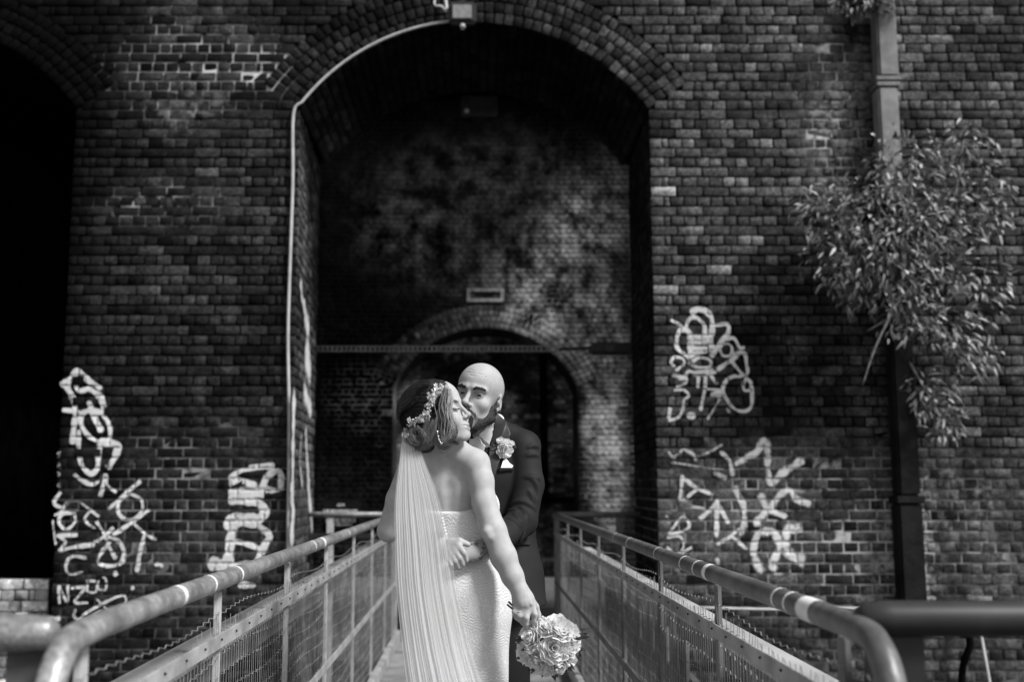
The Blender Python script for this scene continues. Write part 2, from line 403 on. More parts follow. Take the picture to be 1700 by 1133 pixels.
fb.build('brickwork', M_FAR, far)
wall_core('mortar_core', FY+.01, FY+.98, FX0, 8., -3.2, 8.6, [(FJL, FJR, FSP, FAP)], M_FARM, far)
B().box((.15, FY+1.5, 1), (5, .98, 8.)).build('infill_core', M_FARM, far)
B().tube([U(901, 590, FY+.9), U(905, 835, FY+.9)], .07, 8).build('drain_pipe', M_DARK, far)
B().box(U(918, 832, FY+.85), (.85, .1, .1)).build('cross_bar', M_DARK, far)
B().box(U(925, 722, FY+.95), (.34, .05, .26), bev=.01).build('wall_plate', simple('pale_plate', .2), far)
# shallow blind panel outlined by pale mortar above the far arch
bb = B(); 
for (x0, y0, x1, y1) in ((775, 479, 836, 484), (775, 496, 836, 501), (775, 484, 780, 496), (831, 484, 836, 496)):
    a, b = U(x0, y0, FY-.02), U(x1, y1, FY-.02); bb.box((a+b)/2, (abs(b[0]-a[0]), .03, abs(a[2]-b[2])))
bb.build('vent_frame', simple('pale_mortar', .3, var=.5, scale=20), far)
# ---- side walls and shading roof slab of the gap, ground
def solid(name, c, d, mat, label, cat): return tag(B().box(c, d).build(name, mat), label, cat)
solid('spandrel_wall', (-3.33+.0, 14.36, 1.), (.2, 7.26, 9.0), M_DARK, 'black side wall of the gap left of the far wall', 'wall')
solid('shading_deck_slab', (-.62, 16.15, 8.5), (6.8, 5.3, .9), M_DARK, 'dark deck slab over the gap, shaped to shade the far wall', 'roof')  # slab extent shaped so its shadow crosses the far wall's top left
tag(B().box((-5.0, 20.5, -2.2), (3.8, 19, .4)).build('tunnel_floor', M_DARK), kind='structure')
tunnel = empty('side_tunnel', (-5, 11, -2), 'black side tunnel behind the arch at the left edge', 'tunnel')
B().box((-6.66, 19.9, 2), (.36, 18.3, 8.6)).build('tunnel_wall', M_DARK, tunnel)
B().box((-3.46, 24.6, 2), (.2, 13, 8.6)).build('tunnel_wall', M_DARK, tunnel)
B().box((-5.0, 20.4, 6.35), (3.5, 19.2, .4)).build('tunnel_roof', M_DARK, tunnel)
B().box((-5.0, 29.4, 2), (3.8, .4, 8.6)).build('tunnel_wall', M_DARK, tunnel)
M_GROUND = simple('ground', .03, .95, .1, .35, 1.5, .5)
tag(B().raw([(-150, -150, -4), (150, -150, -4), (150, 150, -4), (-150, 150, -4)], [(0, 1, 2, 3)]).build('ground', M_GROUND), kind='structure')
# ================================================================ OBJECTS ON THE WALL
# ---- spray paint: thin sheets that follow the brick faces and sink into the joints
def paint_mat(name, val):
    n = N(name, .7, .2); a = n.attr('alpha')
    k = n.math('MULTIPLY', a, n.remap(n.noise(16, 6, rough=.72), .3, .62, .38, 1.12)); k = n.remap(k, .12, .62, 0, .96)
    n.color(n.math('MULTIPLY', n.remap(n.noise(5, 4), .3, .7, .8, 1.15), val))
    tr = n.new('ShaderNodeBsdfTransparent'); mx = n.new('ShaderNodeMixShader'); n.L(k, mx.inputs[0]); n.L(tr.outputs[0], mx.inputs[1]); n.L(n.p.outputs[0], mx.inputs[2]); n.L(mx.outputs[0], n.out.inputs[0])
    return n.m
M_PAINT = paint_mat('spray_paint', .62)
def in_joint(x, z):
    k = math.floor((z-Z0)/CRS); fz = z-Z0-k*CRS
    if fz < G*.55 or fz > CRS-G*.55: return True
    d = (x-JR) if x > 0 else (JL-x)
    if k % 2 == 0: m = d % MOD; return m < G*.55 or m > MOD-G*.55
    d -= .169; m = d % .1125; return m < G*.55 or m > .1125-G*.55
pz = [0]
def ribbon(P, wd, op, to3, soft):
    """flat stroke along 2-D points P (metres), width wd, mapped to the surface by to3(a, b, lift)"""
    P = np.asarray(P, float)
    if len(P) == 1: P = np.vstack([P, P+[.004, .004]])
    sp = smoothpath(P, 10) if len(P) > 2 else P
    seg = np.r_[0, np.cumsum(np.linalg.norm(np.diff(sp, axis=0), axis=1))]; Lt = seg[-1]; r = wd/2
    ext = r; st = .0085; m = max(3, int((Lt+2*ext)/st)); ss = np.linspace(-ext, Lt+ext, m)
    cx = np.interp(ss, seg, sp[:, 0]); cy = np.interp(ss, seg, sp[:, 1])
    d0 = sp[1]-sp[0]; d0 /= np.linalg.norm(d0)+1e-9; d1 = sp[-1]-sp[-2]; d1 /= np.linalg.norm(d1)+1e-9
    lo, hi = ss < 0, ss > Lt
    cx[lo] += ss[lo]*d0[0]; cy[lo] += ss[lo]*d0[1]; cx[hi] += (ss[hi]-Lt)*d1[0]; cy[hi] += (ss[hi]-Lt)*d1[1]
    c = np.c_[cx, cy]; t = np.gradient(c, axis=0); t /= np.linalg.norm(t, axis=1)[:, None]+1e-9; nn = np.c_[-t[:, 1], t[:, 0]]
    over = np.clip(np.maximum(-ss, ss-Lt), 0, None); k = max(5, int(wd/.0085)+2); a = np.linspace(-1, 1, k)
    wob = 1+.14*np.sin(ss*37+rng.uniform(0, 6))+.16*np.sin(ss*11+rng.uniform(0, 6))+rng.normal(0, .03, m)
    pz[0] += 1; lift = .0035+.00035*(pz[0] % 20)
    V, A = [], []
    for i in range(m):
        for j in range(k):
            p = c[i]+nn[i]*a[j]*r*wob[i]*1.1; V.append(to3(p[0], p[1], lift))
            rr = math.hypot(a[j], over[i]/r); A.append(op*max(0, min(1, (1.05-rr)/soft)))
    q = np.arange(m*k).reshape(m, k); F = np.stack([q[:-1, :-1], q[1:, :-1], q[1:, 1:], q[:-1, 1:]], -1).reshape(-1, 4)
    return np.array(V), F, np.array(A)
def wall3(a, b, lift): return (a, WY-lift+(.009 if in_joint(a, b) else 0), b)
def graffiti(name, origin, sc, strokes, label, to3=wall3, conv=WP, soft=.45, parent=None, wk=1.):
    V, F, A, n = [], [], [], 0
    for s in strokes:
        wpx, pts = s[0], s[1]; op = s[2] if len(s) > 2 else 1.
        P = [conv(origin[0]+x/sc, origin[1]+y/sc) for x, y in pts]; w_ = wpx/sc/200*wk
        v, f, a = ribbon(P, w_, op, to3, soft); V.append(v); F.append(f+n); A.append(a); n += len(v)
    o = mk(name, np.concatenate(V), np.concatenate(F), M_PAINT, viaduct, attrs={'alpha': np.concatenate(A)})
    if label: o['label'] = label
    return o
graffiti('graffiti', (80, 600), 2.4636, [
    (22, [(60, 95), (100, 70), (120, 40), (160, 75), (210, 110)]), (22, [(70, 85), (110, 190), (100, 330)]), (20, [(100, 60), (125, 120), (170, 115), (215, 150), (230, 200)]),
    (16, [(65, 200), (110, 205), (150, 215)]), (24, [(170, 175), (190, 230), (215, 280)]), (18, [(215, 335), (170, 310), (140, 270), (135, 225), (160, 205), (210, 210), (245, 250), (255, 290), (245, 330), (210, 340)]),
    (18, [(125, 290), (125, 360), (140, 430), (175, 460), (200, 440), (205, 380), (215, 340)]), (26, [(250, 430), (275, 390), (285, 350), (250, 335), (215, 335)]),
    (14, [(110, 465), (140, 490), (180, 505), (205, 495)], .8), (14, [(215, 550), (225, 510), (235, 465), (245, 510), (275, 535)], .8)], 'white looping scrawl on the left pier', wk=1.15)
graffiti('graffiti', (80, 600), 2.4636, [
    (14, [(50, 540), (25, 580), (60, 600), (80, 580), (50, 620), (30, 630)]), (14, [(110, 625), (60, 625), (45, 660), (75, 690), (110, 660), (110, 630)]),
    (16, [(40, 715), (115, 712)]), (12, [(40, 715), (70, 740), (50, 775)]), (18, [(50, 775), (115, 760), (185, 752)]), (8, [(20, 650), (25, 700), (32, 750)], .8),
    (14, [(155, 805), (100, 800), (75, 830), (85, 870), (140, 865)], .7), (12, [(48, 990), (45, 920), (80, 990), (82, 920)], .6), (14, [(100, 930), (150, 930), (110, 985), (160, 990)], .6),
    (11, [(160, 900), (195, 905), (195, 945), (160, 940), (165, 900)], .7), (11, [(205, 885), (235, 890), (235, 935), (205, 930), (205, 885)], .65),
    (6, [(52, 372), (38, 378), (50, 388), (38, 395)], .5), (6, [(40, 415), (50, 425), (38, 432), (52, 440)], .5), (6, [(38, 455), (50, 462), (40, 472)], .5), (6, [(50, 500), (38, 510), (52, 516)], .5)], 'sideways white lettering down the edge of the left pier')
graffiti('graffiti', (80, 600), 2.4636, [
    (10, [(135, 580), (205, 635)], .7), (10, [(175, 610), (150, 650), (190, 685)], .7), (13, [(200, 660), (225, 700), (250, 760), (275, 805)], .75), (12, [(265, 685), (215, 730), (190, 740)], .7),
    (14, [(250, 720), (290, 740), (310, 780), (300, 825), (250, 840), (205, 825), (215, 790), (250, 745)], .75), (18, [(275, 872)], .8),
    (13, [(335, 545), (295, 570), (285, 610), (310, 645), (355, 645), (385, 610), (380, 565), (340, 545)], .8), (14, [(375, 495), (320, 540), (250, 605)], .7), (14, [(410, 612), (345, 660), (270, 710)], .8),
    (12, [(345, 660), (395, 705), (440, 730)], .65), (14, [(395, 710), (375, 790), (365, 860)], .75), (18, [(445, 832), (465, 838)], .6), (16, [(345, 930)], .6)], 'grey looped symbols right of the sideways lettering', wk=1.2)
graffiti('graffiti', (80, 600), 2.4636, [(12, [(105, 1090), (160, 1030), (300, 960), (315, 1000), (250, 1045)], .8), (9, [(200, 975), (260, 1040)], .7), (13, [(110, 1020), (108, 1050), (150, 1060), (215, 1025)], .8), (30, [(15, 1065), (40, 1055)], .5)], None)
graffiti('graffiti', (340, 750), 4.925, [
    (46, [(550, 120), (420, 130), (300, 160), (220, 210), (210, 270)]), (60, [(215, 250), (300, 240), (400, 280)]), (80, [(230, 335), (420, 335), (600, 340)]), (58, [(470, 300), (510, 210), (590, 160), (625, 200), (625, 330), (560, 360)]),
    (80, [(230, 390), (350, 400), (450, 430), (490, 500), (440, 560)]), (100, [(200, 600), (280, 560), (420, 570)]), (88, [(230, 640), (210, 760), (190, 880)]), (52, [(430, 600), (530, 690), (500, 750), (440, 880), (420, 930)], .9),
    (38, [(250, 735), (350, 760), (460, 800)]), (96, [(70, 920), (150, 930)]), (56, [(150, 940), (300, 930), (420, 930)], .9), (60, [(300, 1090), (390, 1100)], .7)], 'thick white filled letters beside the left jamb', soft=.3)
graffiti('graffiti', (1100, 500), 5.394, [
    (50, [(265, 100), (310, 75), (380, 90), (430, 140), (445, 220), (435, 330), (440, 410)]), (24, [(80, 175), (165, 220)]), (38, [(215, 215), (240, 160), (290, 150), (340, 180), (375, 230), (375, 310)], .7),
    (36, [(250, 300), (200, 255), (150, 275), (125, 340), (130, 420), (210, 490), (250, 500)]), (45, [(240, 330), (390, 330), (390, 370), (240, 380)], .8), (42, [(240, 420), (420, 440), (260, 480)], .8), (36, [(250, 450), (230, 510)]),
    (28, [(240, 560), (330, 510), (420, 530), (420, 590), (300, 590), (250, 550)], .85), (26, [(100, 580), (75, 550), (110, 505), (180, 520), (190, 570), (125, 620)], .8), (30, [(100, 665), (190, 680), (230, 630), (290, 640), (440, 620)], .9),
    (45, [(290, 660), (390, 650), (460, 640)], .8), (28, [(320, 680), (315, 770)], .8), (30, [(385, 690), (380, 770)], .8), (34, [(440, 680), (480, 740)], .8), (22, [(150, 700), (215, 700), (200, 740), (130, 770)], .8),
    (24, [(375, 800), (360, 880), (340, 975)]), (24, [(110, 800), (190, 800), (235, 850), (190, 890), (180, 980), (130, 1050), (60, 1070)], .8), (30, [(65, 970), (55, 1040)], .9), (60, [(245, 1030), (265, 1030)], .8),
    (20, [(400, 790), (520, 800)], .7), (50, [(450, 840), (510, 830)], .8), (22, [(510, 880), (440, 1000), (400, 1060)], .5), (36, [(470, 220), (580, 210), (580, 300), (520, 370), (440, 490)]),
    (22, [(510, 430), (540, 390), (600, 390), (620, 440), (600, 490), (540, 490), (510, 440)], .8), (28, [(580, 340), (640, 340), (690, 420), (720, 420)]), (28, [(640, 470), (730, 470), (750, 560), (760, 640), (720, 660), (620, 545)]), (36, [(500, 610), (600, 540), (700, 460)], .8),
    (28, [(720, 670), (620, 680), (560, 730), (540, 800), (580, 890), (650, 970), (730, 990), (790, 950), (800, 840), (790, 740), (750, 700), (725, 730), (730, 800), (790, 800)]), (46, [(590, 985)], .4)], 'tangled white loops on the right pier', wk=1.15)
graffiti('graffiti', (1090, 500), 2.463, [
    (24, [(330, 665), (400, 625), (435, 580), (450, 590), (455, 680), (470, 745), (520, 700), (590, 655)], .8), (22, [(320, 765), (350, 830), (360, 880), (345, 955)], .7), (14, [(335, 935), (300, 965), (250, 995)], .75), (12, [(305, 960), (365, 1015)], .7),
    (24, [(405, 910), (460, 850), (510, 790), (545, 775), (570, 810), (620, 830)], .75), (24, [(425, 800), (455, 850), (520, 880)], .75), (28, [(440, 945), (410, 960), (395, 1030), (415, 1080), (430, 1100)], .75), (28, [(440, 945), (480, 950), (500, 1010), (470, 1080), (480, 1090)], .75),
    (38, [(575, 930), (535, 940), (530, 1010), (560, 1050), (590, 1060)], .65), (16, [(245, 1060), (250, 1070)], .7)], 'broad soft grey zigzag, cross and letters low on the right pier', soft=.75, wk=1.5)
graffiti('graffiti', (1090, 500), 2.463, [
    (12, [(50, 620), (70, 640), (110, 610), (150, 630), (160, 650)], .45), (10, [(155, 640), (200, 625), (265, 590)], .45), (10, [(60, 660), (180, 680), (270, 690)], .4), (18, [(265, 620), (300, 660), (310, 710)], .5), (18, [(240, 705), (280, 725)], .5),
    (14, [(105, 720), (95, 810)]), (13, [(105, 720), (170, 770), (225, 790)], .9), (12, [(165, 770), (120, 810), (110, 835), (190, 850)], .9), (14, [(250, 815), (225, 850), (180, 890)]), (16, [(245, 820), (290, 905)]), (16, [(245, 850), (245, 960)]),
    (10, [(45, 960), (105, 885), (130, 930), (45, 960)], .7), (10, [(45, 970), (95, 965), (110, 1005), (80, 1040), (45, 1010)], .7), (10, [(90, 1040), (140, 1010)], .6), (9, [(40, 880), (42, 884)], .6), (9, [(45, 905), (47, 909)], .6)], 'white spiky capital letters next to the right jamb', wk=1.2)
# paint and limewash runs on the left reveal
def rev_conv(px, py):
    Y = 9.6
    for _ in range(8):
        p = U(px, py, Y); xr = JL+(JLb-JL)*(Y-WY)/(RB-WY); Y = Y*xr/p[0]
    p = U(px, py, Y); return p[1], p[2]
def rev3(a, b, lift): xr = JL+(JLb-JL)*(a-WY)/(RB-WY); return (xr+lift+.002, a, b)
graffiti('graffiti', (470, 450), 2.517, [(20, [(70, 60), (75, 110), (85, 150)], .8), (32, [(90, 200), (100, 240)], .8), (50, [(95, 350), (105, 410)], .9), (30, [(85, 510), (110, 580)], .8), (30, [(40, 540), (38, 640), (36, 730)], .9), (22, [(90, 680), (95, 780), (100, 860)], .7),
    (30, [(36, 740), (35, 830), (34, 900)], .8), (34, [(100, 870), (105, 960), (110, 1010)], .7), (34, [(30, 920), (35, 1010), (30, 1110)], .9), (16, [(70, 700), (65, 800), (75, 900)], .5), (20, [(115, 1010), (118, 1090)], .7)], 'white paint runs on the left reveal', to3=rev3, conv=rev_conv, soft=.9, wk=4.)

# ---- floodlight, its cable and conduit
M_PVC = simple('white_cable', .45, .5, .4, .15, 9); M_BLK = simple('black_metal', .015, .5, .4, .3, 15); M_IRON = simple('cast_iron', .1, .6, .4, .4, 7, .5)
M_GLASS = simple('lamp_glass', .22, .12, .6, .15, 30)
cpts = [U(480, 990, WY-.03), U(478, 900, WY-.03), U(480, 700, WY-.03), U(478, 560, WY-.03), U(482, 420, WY-.03), U(486, 300, WY-.03), U(487, 190, WY-.03)]
for t in np.linspace(-.97, -.1, 14): cpts.append(np.array((ACX+(ARAD+.012)*math.sin(t*AANG), WY-.03, ACZ+(ARAD+.012)*math.cos(t*AANG))))
cab = tag(B().tube(smoothpath(cpts, 5), .0125, 8).build('conduit_cable', M_PVC, smooth=True), 'thin white cable running up the left jamb and round the arch', 'cable')
fl = empty('floodlight', U(768, 22, WY-.12), 'small square floodlight fixed at the crown of the arch', 'light')
c0 = U(768, 19, WY-.14)
B().box(c0+(0, .04, .0), (.24, .09, .2), bev=.02).build('housing', M_BLK, fl)
B().box(c0+(-.005, -.012, -.005), (.165, .02, .125), bev=.005).build('glass', M_GLASS, fl)
B().box(c0+(0, .1, .06), (.05, .1, .14)).build('bracket', M_BLK, fl)
B().tube([c0+(0, .02, -.115), c0+(0, -.01, -.15)], [.024, .02], 10).build('sensor', simple('sensor_white', .3), fl)
B().tube(smoothpath([U(742, 20, WY-.08), U(740, 2, WY-.05), U(735, -8, WY-.04)], 5), .014, 8).build('cable_tail', M_PVC, fl)
B().tube(smoothpath([U(742, 20, WY-.08), U(733, 10, WY-.1), U(722, 8, WY-.1), U(722, -6, WY-.05)], 5), .009, 8).build('cable_loop', M_PVC, fl)
# ---- cast-iron downpipe
pipe = empty('downpipe', U(1508, 1010, WY-.1), 'square cast-iron downpipe on the right pier, half hidden by the shrub', 'pipe')
yp = WY-.1
def pbox(n, x0, y0, x1, y1, wd, dp, mat, bev=.02):
    a, b = U(x0, y0, yp), U(x1, y1, yp); xm = (a[0]+b[0])/2
    return B().box((xm, yp, (a[2]+b[2])/2), (wd, dp, abs(a[2]-b[2])), bev=bev).build(n, mat, pipe)
M_PIPE = simple('worn_pipe', .17, .6, .35, .3, 5, .3); M_PIPED = simple('shaded_pipe', .009, .7, .12, .5, 6, .5)  # second pipe colour paints the shade below the shrub
pbox('pipe_section', 1465, -60, 1467, 132, .175, .16, M_PIPE); pbox('pipe_section', 1469, 148, 1478, 330, .175, .16, M_PIPE)
pbox('pipe_section', 1482, 331, 1503, 824, .178, .16, M_PIPED); pbox('pipe_section', 1506, 836, 1512, 1004, .2, .17, M_PIPED)
pbox('collar', 1469, 132, 1469, 139, .215, .19, M_PIPE, .006); pbox('collar', 1469, 140.5, 1469, 148, .2, .18, M_PIPE, .006); pbox('collar', 1505, 824, 1505, 836, .225, .2, M_PIPED, .006)
# ---- board over the left reveal: sign, tie bar, bracket, block
M_SIGN = simple('sign_black', .008, .8, .03, .2, 10); M_SIGNW = simple('sign_white', .8, .6, .3, .15, 20)
YS = 10.32
sg = empty('notice_board', U(566, 885, YS), 'black notice board with white lettering behind the left handrail', 'sign')
a, b = U(537, 831, YS), U(596, 884, YS); B().box((a+b)/2, (b[0]-a[0], .03, a[2]-b[2]), bev=.004).build('board', M_SIGN, sg)
bt = B(); rs = np.random.default_rng(4)
for (ln, x0, x1, y, h) in ((0, 561, 572, 839, 4), (1, 538, 593, 850, 6), (1, 541, 590, 857, 5), (1, 541, 592, 865, 5.5), (1, 551, 584, 871.5, 5)):
    x = x0
    while x < x1-1:
        wv = rs.uniform(1.2, 3.); k = rs.integers(0, 3)
        for (ox, oy, ww, hh) in (((0, 0, .7, h), (wv*.6, 0, .7, h), (.3, 0, wv*.6, .9)), ((0, 0, .8, h), (0, -h*.4, wv*.8, .9), (0, h*.4, wv*.8, .9)), ((wv*.3, 0, .8, h), (0, h*.4, wv*.9, .9)))[k]:
            p = U(x+ox, y+oy, YS-.02); bt.box(p, (ww/162, .006, hh/162))
        x += wv+.9
tag(bt.build('lettering', M_SIGNW, sg), kind='stuff')
tie = empty('perforated_tie', U(527, 579, 11.), 'dark perforated steel strap stretched across the arch to a bracket', 'strap')
bb = B(); A0, A1 = U(520, 579, 11.), U(930, 580, 11.)
for zz in (-.024, .024): bb.box((A0+A1)/2+(0, 0, zz), (A1[0]-A0[0], .006, .012))
nn_ = 52
for i in range(nn_+1): bb.box(A0+(A1-A0)*i/nn_, (.018, .005, .037))
bb.build('strap', simple('strap_steel', .16, .5, .4, .3, 8), tie)
B().tube([U(928, 580, 11.), U(985, 578, 11.)], .018, 8).build('rod', M_BLK, tie)
B().box(U(1020, 580, 11.), (.53, .14, .13), bev=.03).build('bracket', M_BLK, tie)
B().box(U(1012, 579, 10.9), (.1, .04, .07), bev=.01).build('plate', simple('plate_grey', .06), tie)
hb = empty('junction_box', U(795, 192, 10.78), 'dark box hung under the rear edge of the vault', 'box')
B().box(U(796, 176, 10.8), (.38, .12, .19), bev=.01).build('case', simple('box_grey', .05), hb)
B().tube([U(775, 184, 10.74), U(775, 184, 10.70)], .025, 10).build('lamp', simple('lamp_white', .6), hb)
# ---- low painted brick wall inside the left arch
M_LOWB = brick_mat('painted_brick', 1., 0, [(-4.0, .45, .9, .5, 1.2)], .3)
low = empty('low_wall', (-4.6, 9.3, Z0), 'low whitewashed brick wall in the side arch at the left edge', 'wall')
lb = Bricks(); zt = U(40, 962, 9.25)[2]; xr_ = U(80, 1000, 9.25)[0]
k = 0
for j in range(12):
    for (p, q) in course(xr_-2.2, xr_, j, False):
        x, y = PX(((p+q)/2, 9.25, zt-(j+.5)*.09)); pale = rng.random() < .55
        o = bpy.data.objects.new('brick', mkmesh('brick', (lambda s: np.c_[s[:, 0], -s[:, 2], s[:, 1]])(Bricks.shape(-(q-p)/2, (q-p)/2, -.04, .04)), Bricks.Q, fattrs={'tone': [.85 if pale else .15]*9}))
        o.data.materials.append(M_LOWB); COL.objects.link(o); o.location = ((p+q)/2, 9.25, zt-(j+.5)*.09); adopt(o, low)
B().box((xr_-1.2, 9.36, zt-.62), (2.4, .2, 1.22)).build('mortar_core', M_MORT, low)
# ================================================================ FOOTBRIDGE
M_TUBE = N('galvanised_tube', .42, .5); _k = M_TUBE.noise(9, 6, rough=.7)
M_TUBE.color(M_TUBE.math('MULTIPLY', M_TUBE.remap(_k, .35, .7, .17, .40), M_TUBE.remap(M_TUBE.noise(70, 5, rough=.75), .35, .65, .7, 1.2))); M_TUBE.p.inputs['Metallic'].default_value = .25; M_TUBE.bump(M_TUBE.noise(60, 4), .25, .004); M_TUBE = M_TUBE.m
M_POST = simple('post_paint', .42, .55, .4, .25, 8, .2); M_MID = simple('flat_bar', .3, .5, .4, .3, 7, .2); M_WIRE = simple('mesh_wire', .2, .5, .4, .4, 10)
M_TAPE = simple('pale_tape', .75, .6, .3, .1, 20); M_TRAY = simple('cable_tray', .34, .6, .3, .25, 3); M_DECK = simple('deck', .2, .8, .2, .3, 4, .3); M_FRAME = simple('frame_grey', .14, .6, .3, .3, 6)
M_TUBE2 = simple('dark_galvanised_tube', .12, .4, .5, .4, 9, .25); HW = .735; ZT = 1.15; YB = 10.25
def railing(sx, posts, near, label):
    rl = empty('bridge_railing', (sx*HW, 6, 0), label, 'railing', 'railings of the footbridge'); X = sx*HW
    # handrail with its end bent down
    pts = [(X, YB, ZT), (X, 6, ZT), (X, near+.25, ZT), (X, near+.12, ZT-.004)]
    for t in np.linspace(0, 1, 9)[1:]: pts.append((X, near+.12-.13*math.sin(t*1.5), ZT-.004-.13*(1-math.cos(t*1.5))))
    pts.append((X, near-.02, .5)); pts.append((X, near-.03, .02))
    hr = B().tube(pts, .0265, 16).build('handrail', M_TUBE if sx < 0 else M_TUBE2, rl, True)
    rr = np.random.default_rng(5 if sx < 0 else 6)
    bands = ((2.72, .03), (3.03, .018), (3.37, .02), (4.9, .02), (5.2, .05), (6.2, .02)) if sx < 0 else ((2.42, .09), (2.56, .015), (2.66, .015), (3.62, .02), (3.85, .02), (4.4, .018), (5.2, .02), (5.7, .02), (3.45, .05))
    for (y, wd) in bands:
        tb = B().tube([(X, y-wd/2, ZT), (X, y+wd/2, ZT)], .0272, 16, cap=False).build('tape_band', M_TAPE, hr, True)
    for y in posts:
        B().box((X+sx*.014, y, ZT/2-.02), (.014, .045, ZT-.03), bev=.002).build('post', M_POST if sx < 0 else M_FRAME, rl)  # right posts get a darker grey for their shaded side
    mr = B().box((X-sx*.004, (near+.12+YB)/2, ZT-.17), (.008, YB-near-.12, .042), bev=.002).build('midrail', M_MID, rl)
    bo = B(); y = near+.3
    while y < YB: bo.tube([(X-sx*.008, y, ZT-.165), (X-sx*.013, y, ZT-.165)], .0035, 6); y += .19
    tag(bo.build('bolts', M_BLK, mr), kind='stuff')
    B().box((X-sx*.004, (near+YB)/2, ZT-.605), (.008, YB-near, .04), bev=.002).build('lower_rail', M_MID if sx < 0 else M_FRAME, rl)
    B().box((X-sx*.02, (near+YB)/2, .06), (.05, YB-near, .09), bev=.006).build('toe_rail', M_MID, rl)
    ps = [near+.0]+[q for q in posts if q > near+.3]+[YB]
    for a, b in zip(ps[:-1], ps[1:]):
        wv, wf, wn = [], [], 0; q = B(); y = a+.02; i = 0; rag = rr.uniform(.05, .1)
        while y < b-.01:
            zt = ZT-.06-rag*(.5+.5*math.sin((y-a)/(b-a)*3.1+1.7*rr.random()*.2))-(.05 if rr.random() < .06 else 0)
            lean = rr.normal(0, .008); xx = X+sx*.004
            q.tube([(xx+rr.normal(0, .004), y+lean, zt), (xx, y+lean*.3, ZT-.17), (xx, y, .12)], .0010, 3, cap=False); y += .034
        for j in range(17):
            z = ZT-.1-j*.06; yy = np.arange(a+.02, b, .03)
            ph = rr.uniform(0, 6); q.tube([(X+sx*(.004+.003*(-1)**m), t, z+.012*math.sin((t-a)*5+ph*.3)+.0025*(-1)**m) for m, t in enumerate(yy)], .0013, 3, cap=False)
        q.build('mesh_panel', M_WIRE, rl)
    return rl
railing(-1, [2.12, 3.22, 4.38, 5.52, 6.76, 7.95, 9.1], 1.93, 'left bridge railing: pale tube handrail, posts and wire mesh')
railing(1, [2.27, 3.43, 4.48, 5.6, 6.72, 7.87, 8.94], 1.98, 'right bridge railing: dark tube handrail, posts and wire mesh')
for sx, lb_ in ((-1, 'pale cable tray along the outside of the left bridge railing'), (1, 'pale cable tray along the outside of the right bridge railing')):
    tr = empty('cable_tray', (sx*.95, 5.5, .9), lb_, 'cable tray', 'cable trays along the bridge')
    B().box((sx*.862, 5.75, .915), (.11, 6.1, .04), bev=.006).build('lid', M_TRAY, tr)
    B().box((sx*.862, 5.75, .86), (.09, 6.0, .07)).build('channel', M_FRAME, tr)
deck = empty('bridge_deck', (0, 5, -.1), 'footbridge deck of pale boards between the two railings', 'footbridge')
y = -1.0
while y < YB+.4:
    L_ = .296; B().box((0, y+L_/2, -.02+rng.normal(0, .001)), (2*HW-.03, L_-.007, .04), bev=.003).build('plank', M_DECK, deck); y += L_
for sx in (-1, 1): B().box((sx*(HW+.04), 4.6, -.16), (.06, 11.2, .3)).build('girder', M_FRAME, deck)
# ---- landing rails at the far end of the bridge
for sx, x1, lb_ in ((-1, -1.56, 'short pale rail from the left reveal to the end of the bridge'), (1, 1.54, 'short dark rail from the right reveal to the end of the bridge')):
    lr = empty('landing_rail', (sx*1.15, YB, 0), lb_, 'railing', 'landing rails')
    B().tube([(sx*(HW+.01), YB, 1.155), (x1, YB, 1.155)], .025, 12).build('top_rail', M_TUBE if sx < 0 else M_FRAME, lr, True)
    B().box(((sx*HW+x1)/2, YB, .96), (abs(x1-sx*HW), .03, .045)).build('lower_bar', M_BLK, lr)
    B().box((sx*(HW+.02), YB+.02, .56), (.05, .05, 1.16)).build('post', M_POST if sx < 0 else M_FRAME, lr)
    B().box((x1-sx*.2, YB+.02, .3), (.06, .05, 1.66)).build('post', M_POST if sx < 0 else M_FRAME, lr)
# landing floor past the wall
tag(B().box((0, 14.3, -.15), (5.5, 7.0, .22)).build('landing', simple('landing_concrete', .09, .9, .2, .35, 3, .3)), kind='structure')
# ---- hoarding of upright boards behind the railing, right and left
M_BOARD = simple('weathered_board', .14, .85, .2, .45, 3.5, .3)
for sx, lb_ in ((1, 'hoarding of weathered upright boards behind the right railing'),):
    hd = empty('board_hoarding', (sx*1.1, 8, -1), lb_, 'hoarding', 'hoardings beside the bridge')
    y = 6.3
    while y < 10.15:
        wd = rng.uniform(.14, .19); B().box((sx*1.2+rng.normal(0, .006), y+wd/2, -.32), (.022, wd-rng.uniform(.008, .03), 1.9+rng.uniform(-.04, .04)), bev=.003).build('board', M_BOARD, hd); y += wd
    B().box((sx*1.23, 8.2, .3), (.04, 3.9, .08)).build('batten', M_BOARD, hd)
# ---- cross rails and boxes beside the near end
def cross(x0, x1, pxy, py, Y, label, posts, mat):
    z = U(pxy, py, Y)[2]; c = empty('side_rail', (x0, Y, 0), label, 'railing', 'side rails at the near end of the bridge')
    s = 1 if x1 > x0 else -1
    B().tube([(x0-s*.012, Y, z), (x0, Y, z), (x0+s*.05, Y, z), (x1, Y, z)], [.018, .03, .0345, .0345], 14).build('handrail', mat, c, True)
    for (p, wd) in posts: B().box((p, Y+.03, (z-.02)/2-.1), (wd, .05, z-.02+.2)).build('panel', M_BLK if s > 0 else simple('panel_grey', .08), c)
    return c
xl = U(84, 1050, 2.05)[0]; cross(xl, -2.2, 40, 1052, 2.05, 'pale tubular side rail at the lower left edge', [((U(10, 1100, 2.05)[0]+U(74, 1100, 2.05)[0])/2, .075)], M_TUBE)
M_DTUBE = simple('dark_tube', .03, .5, .25, .3, 6)
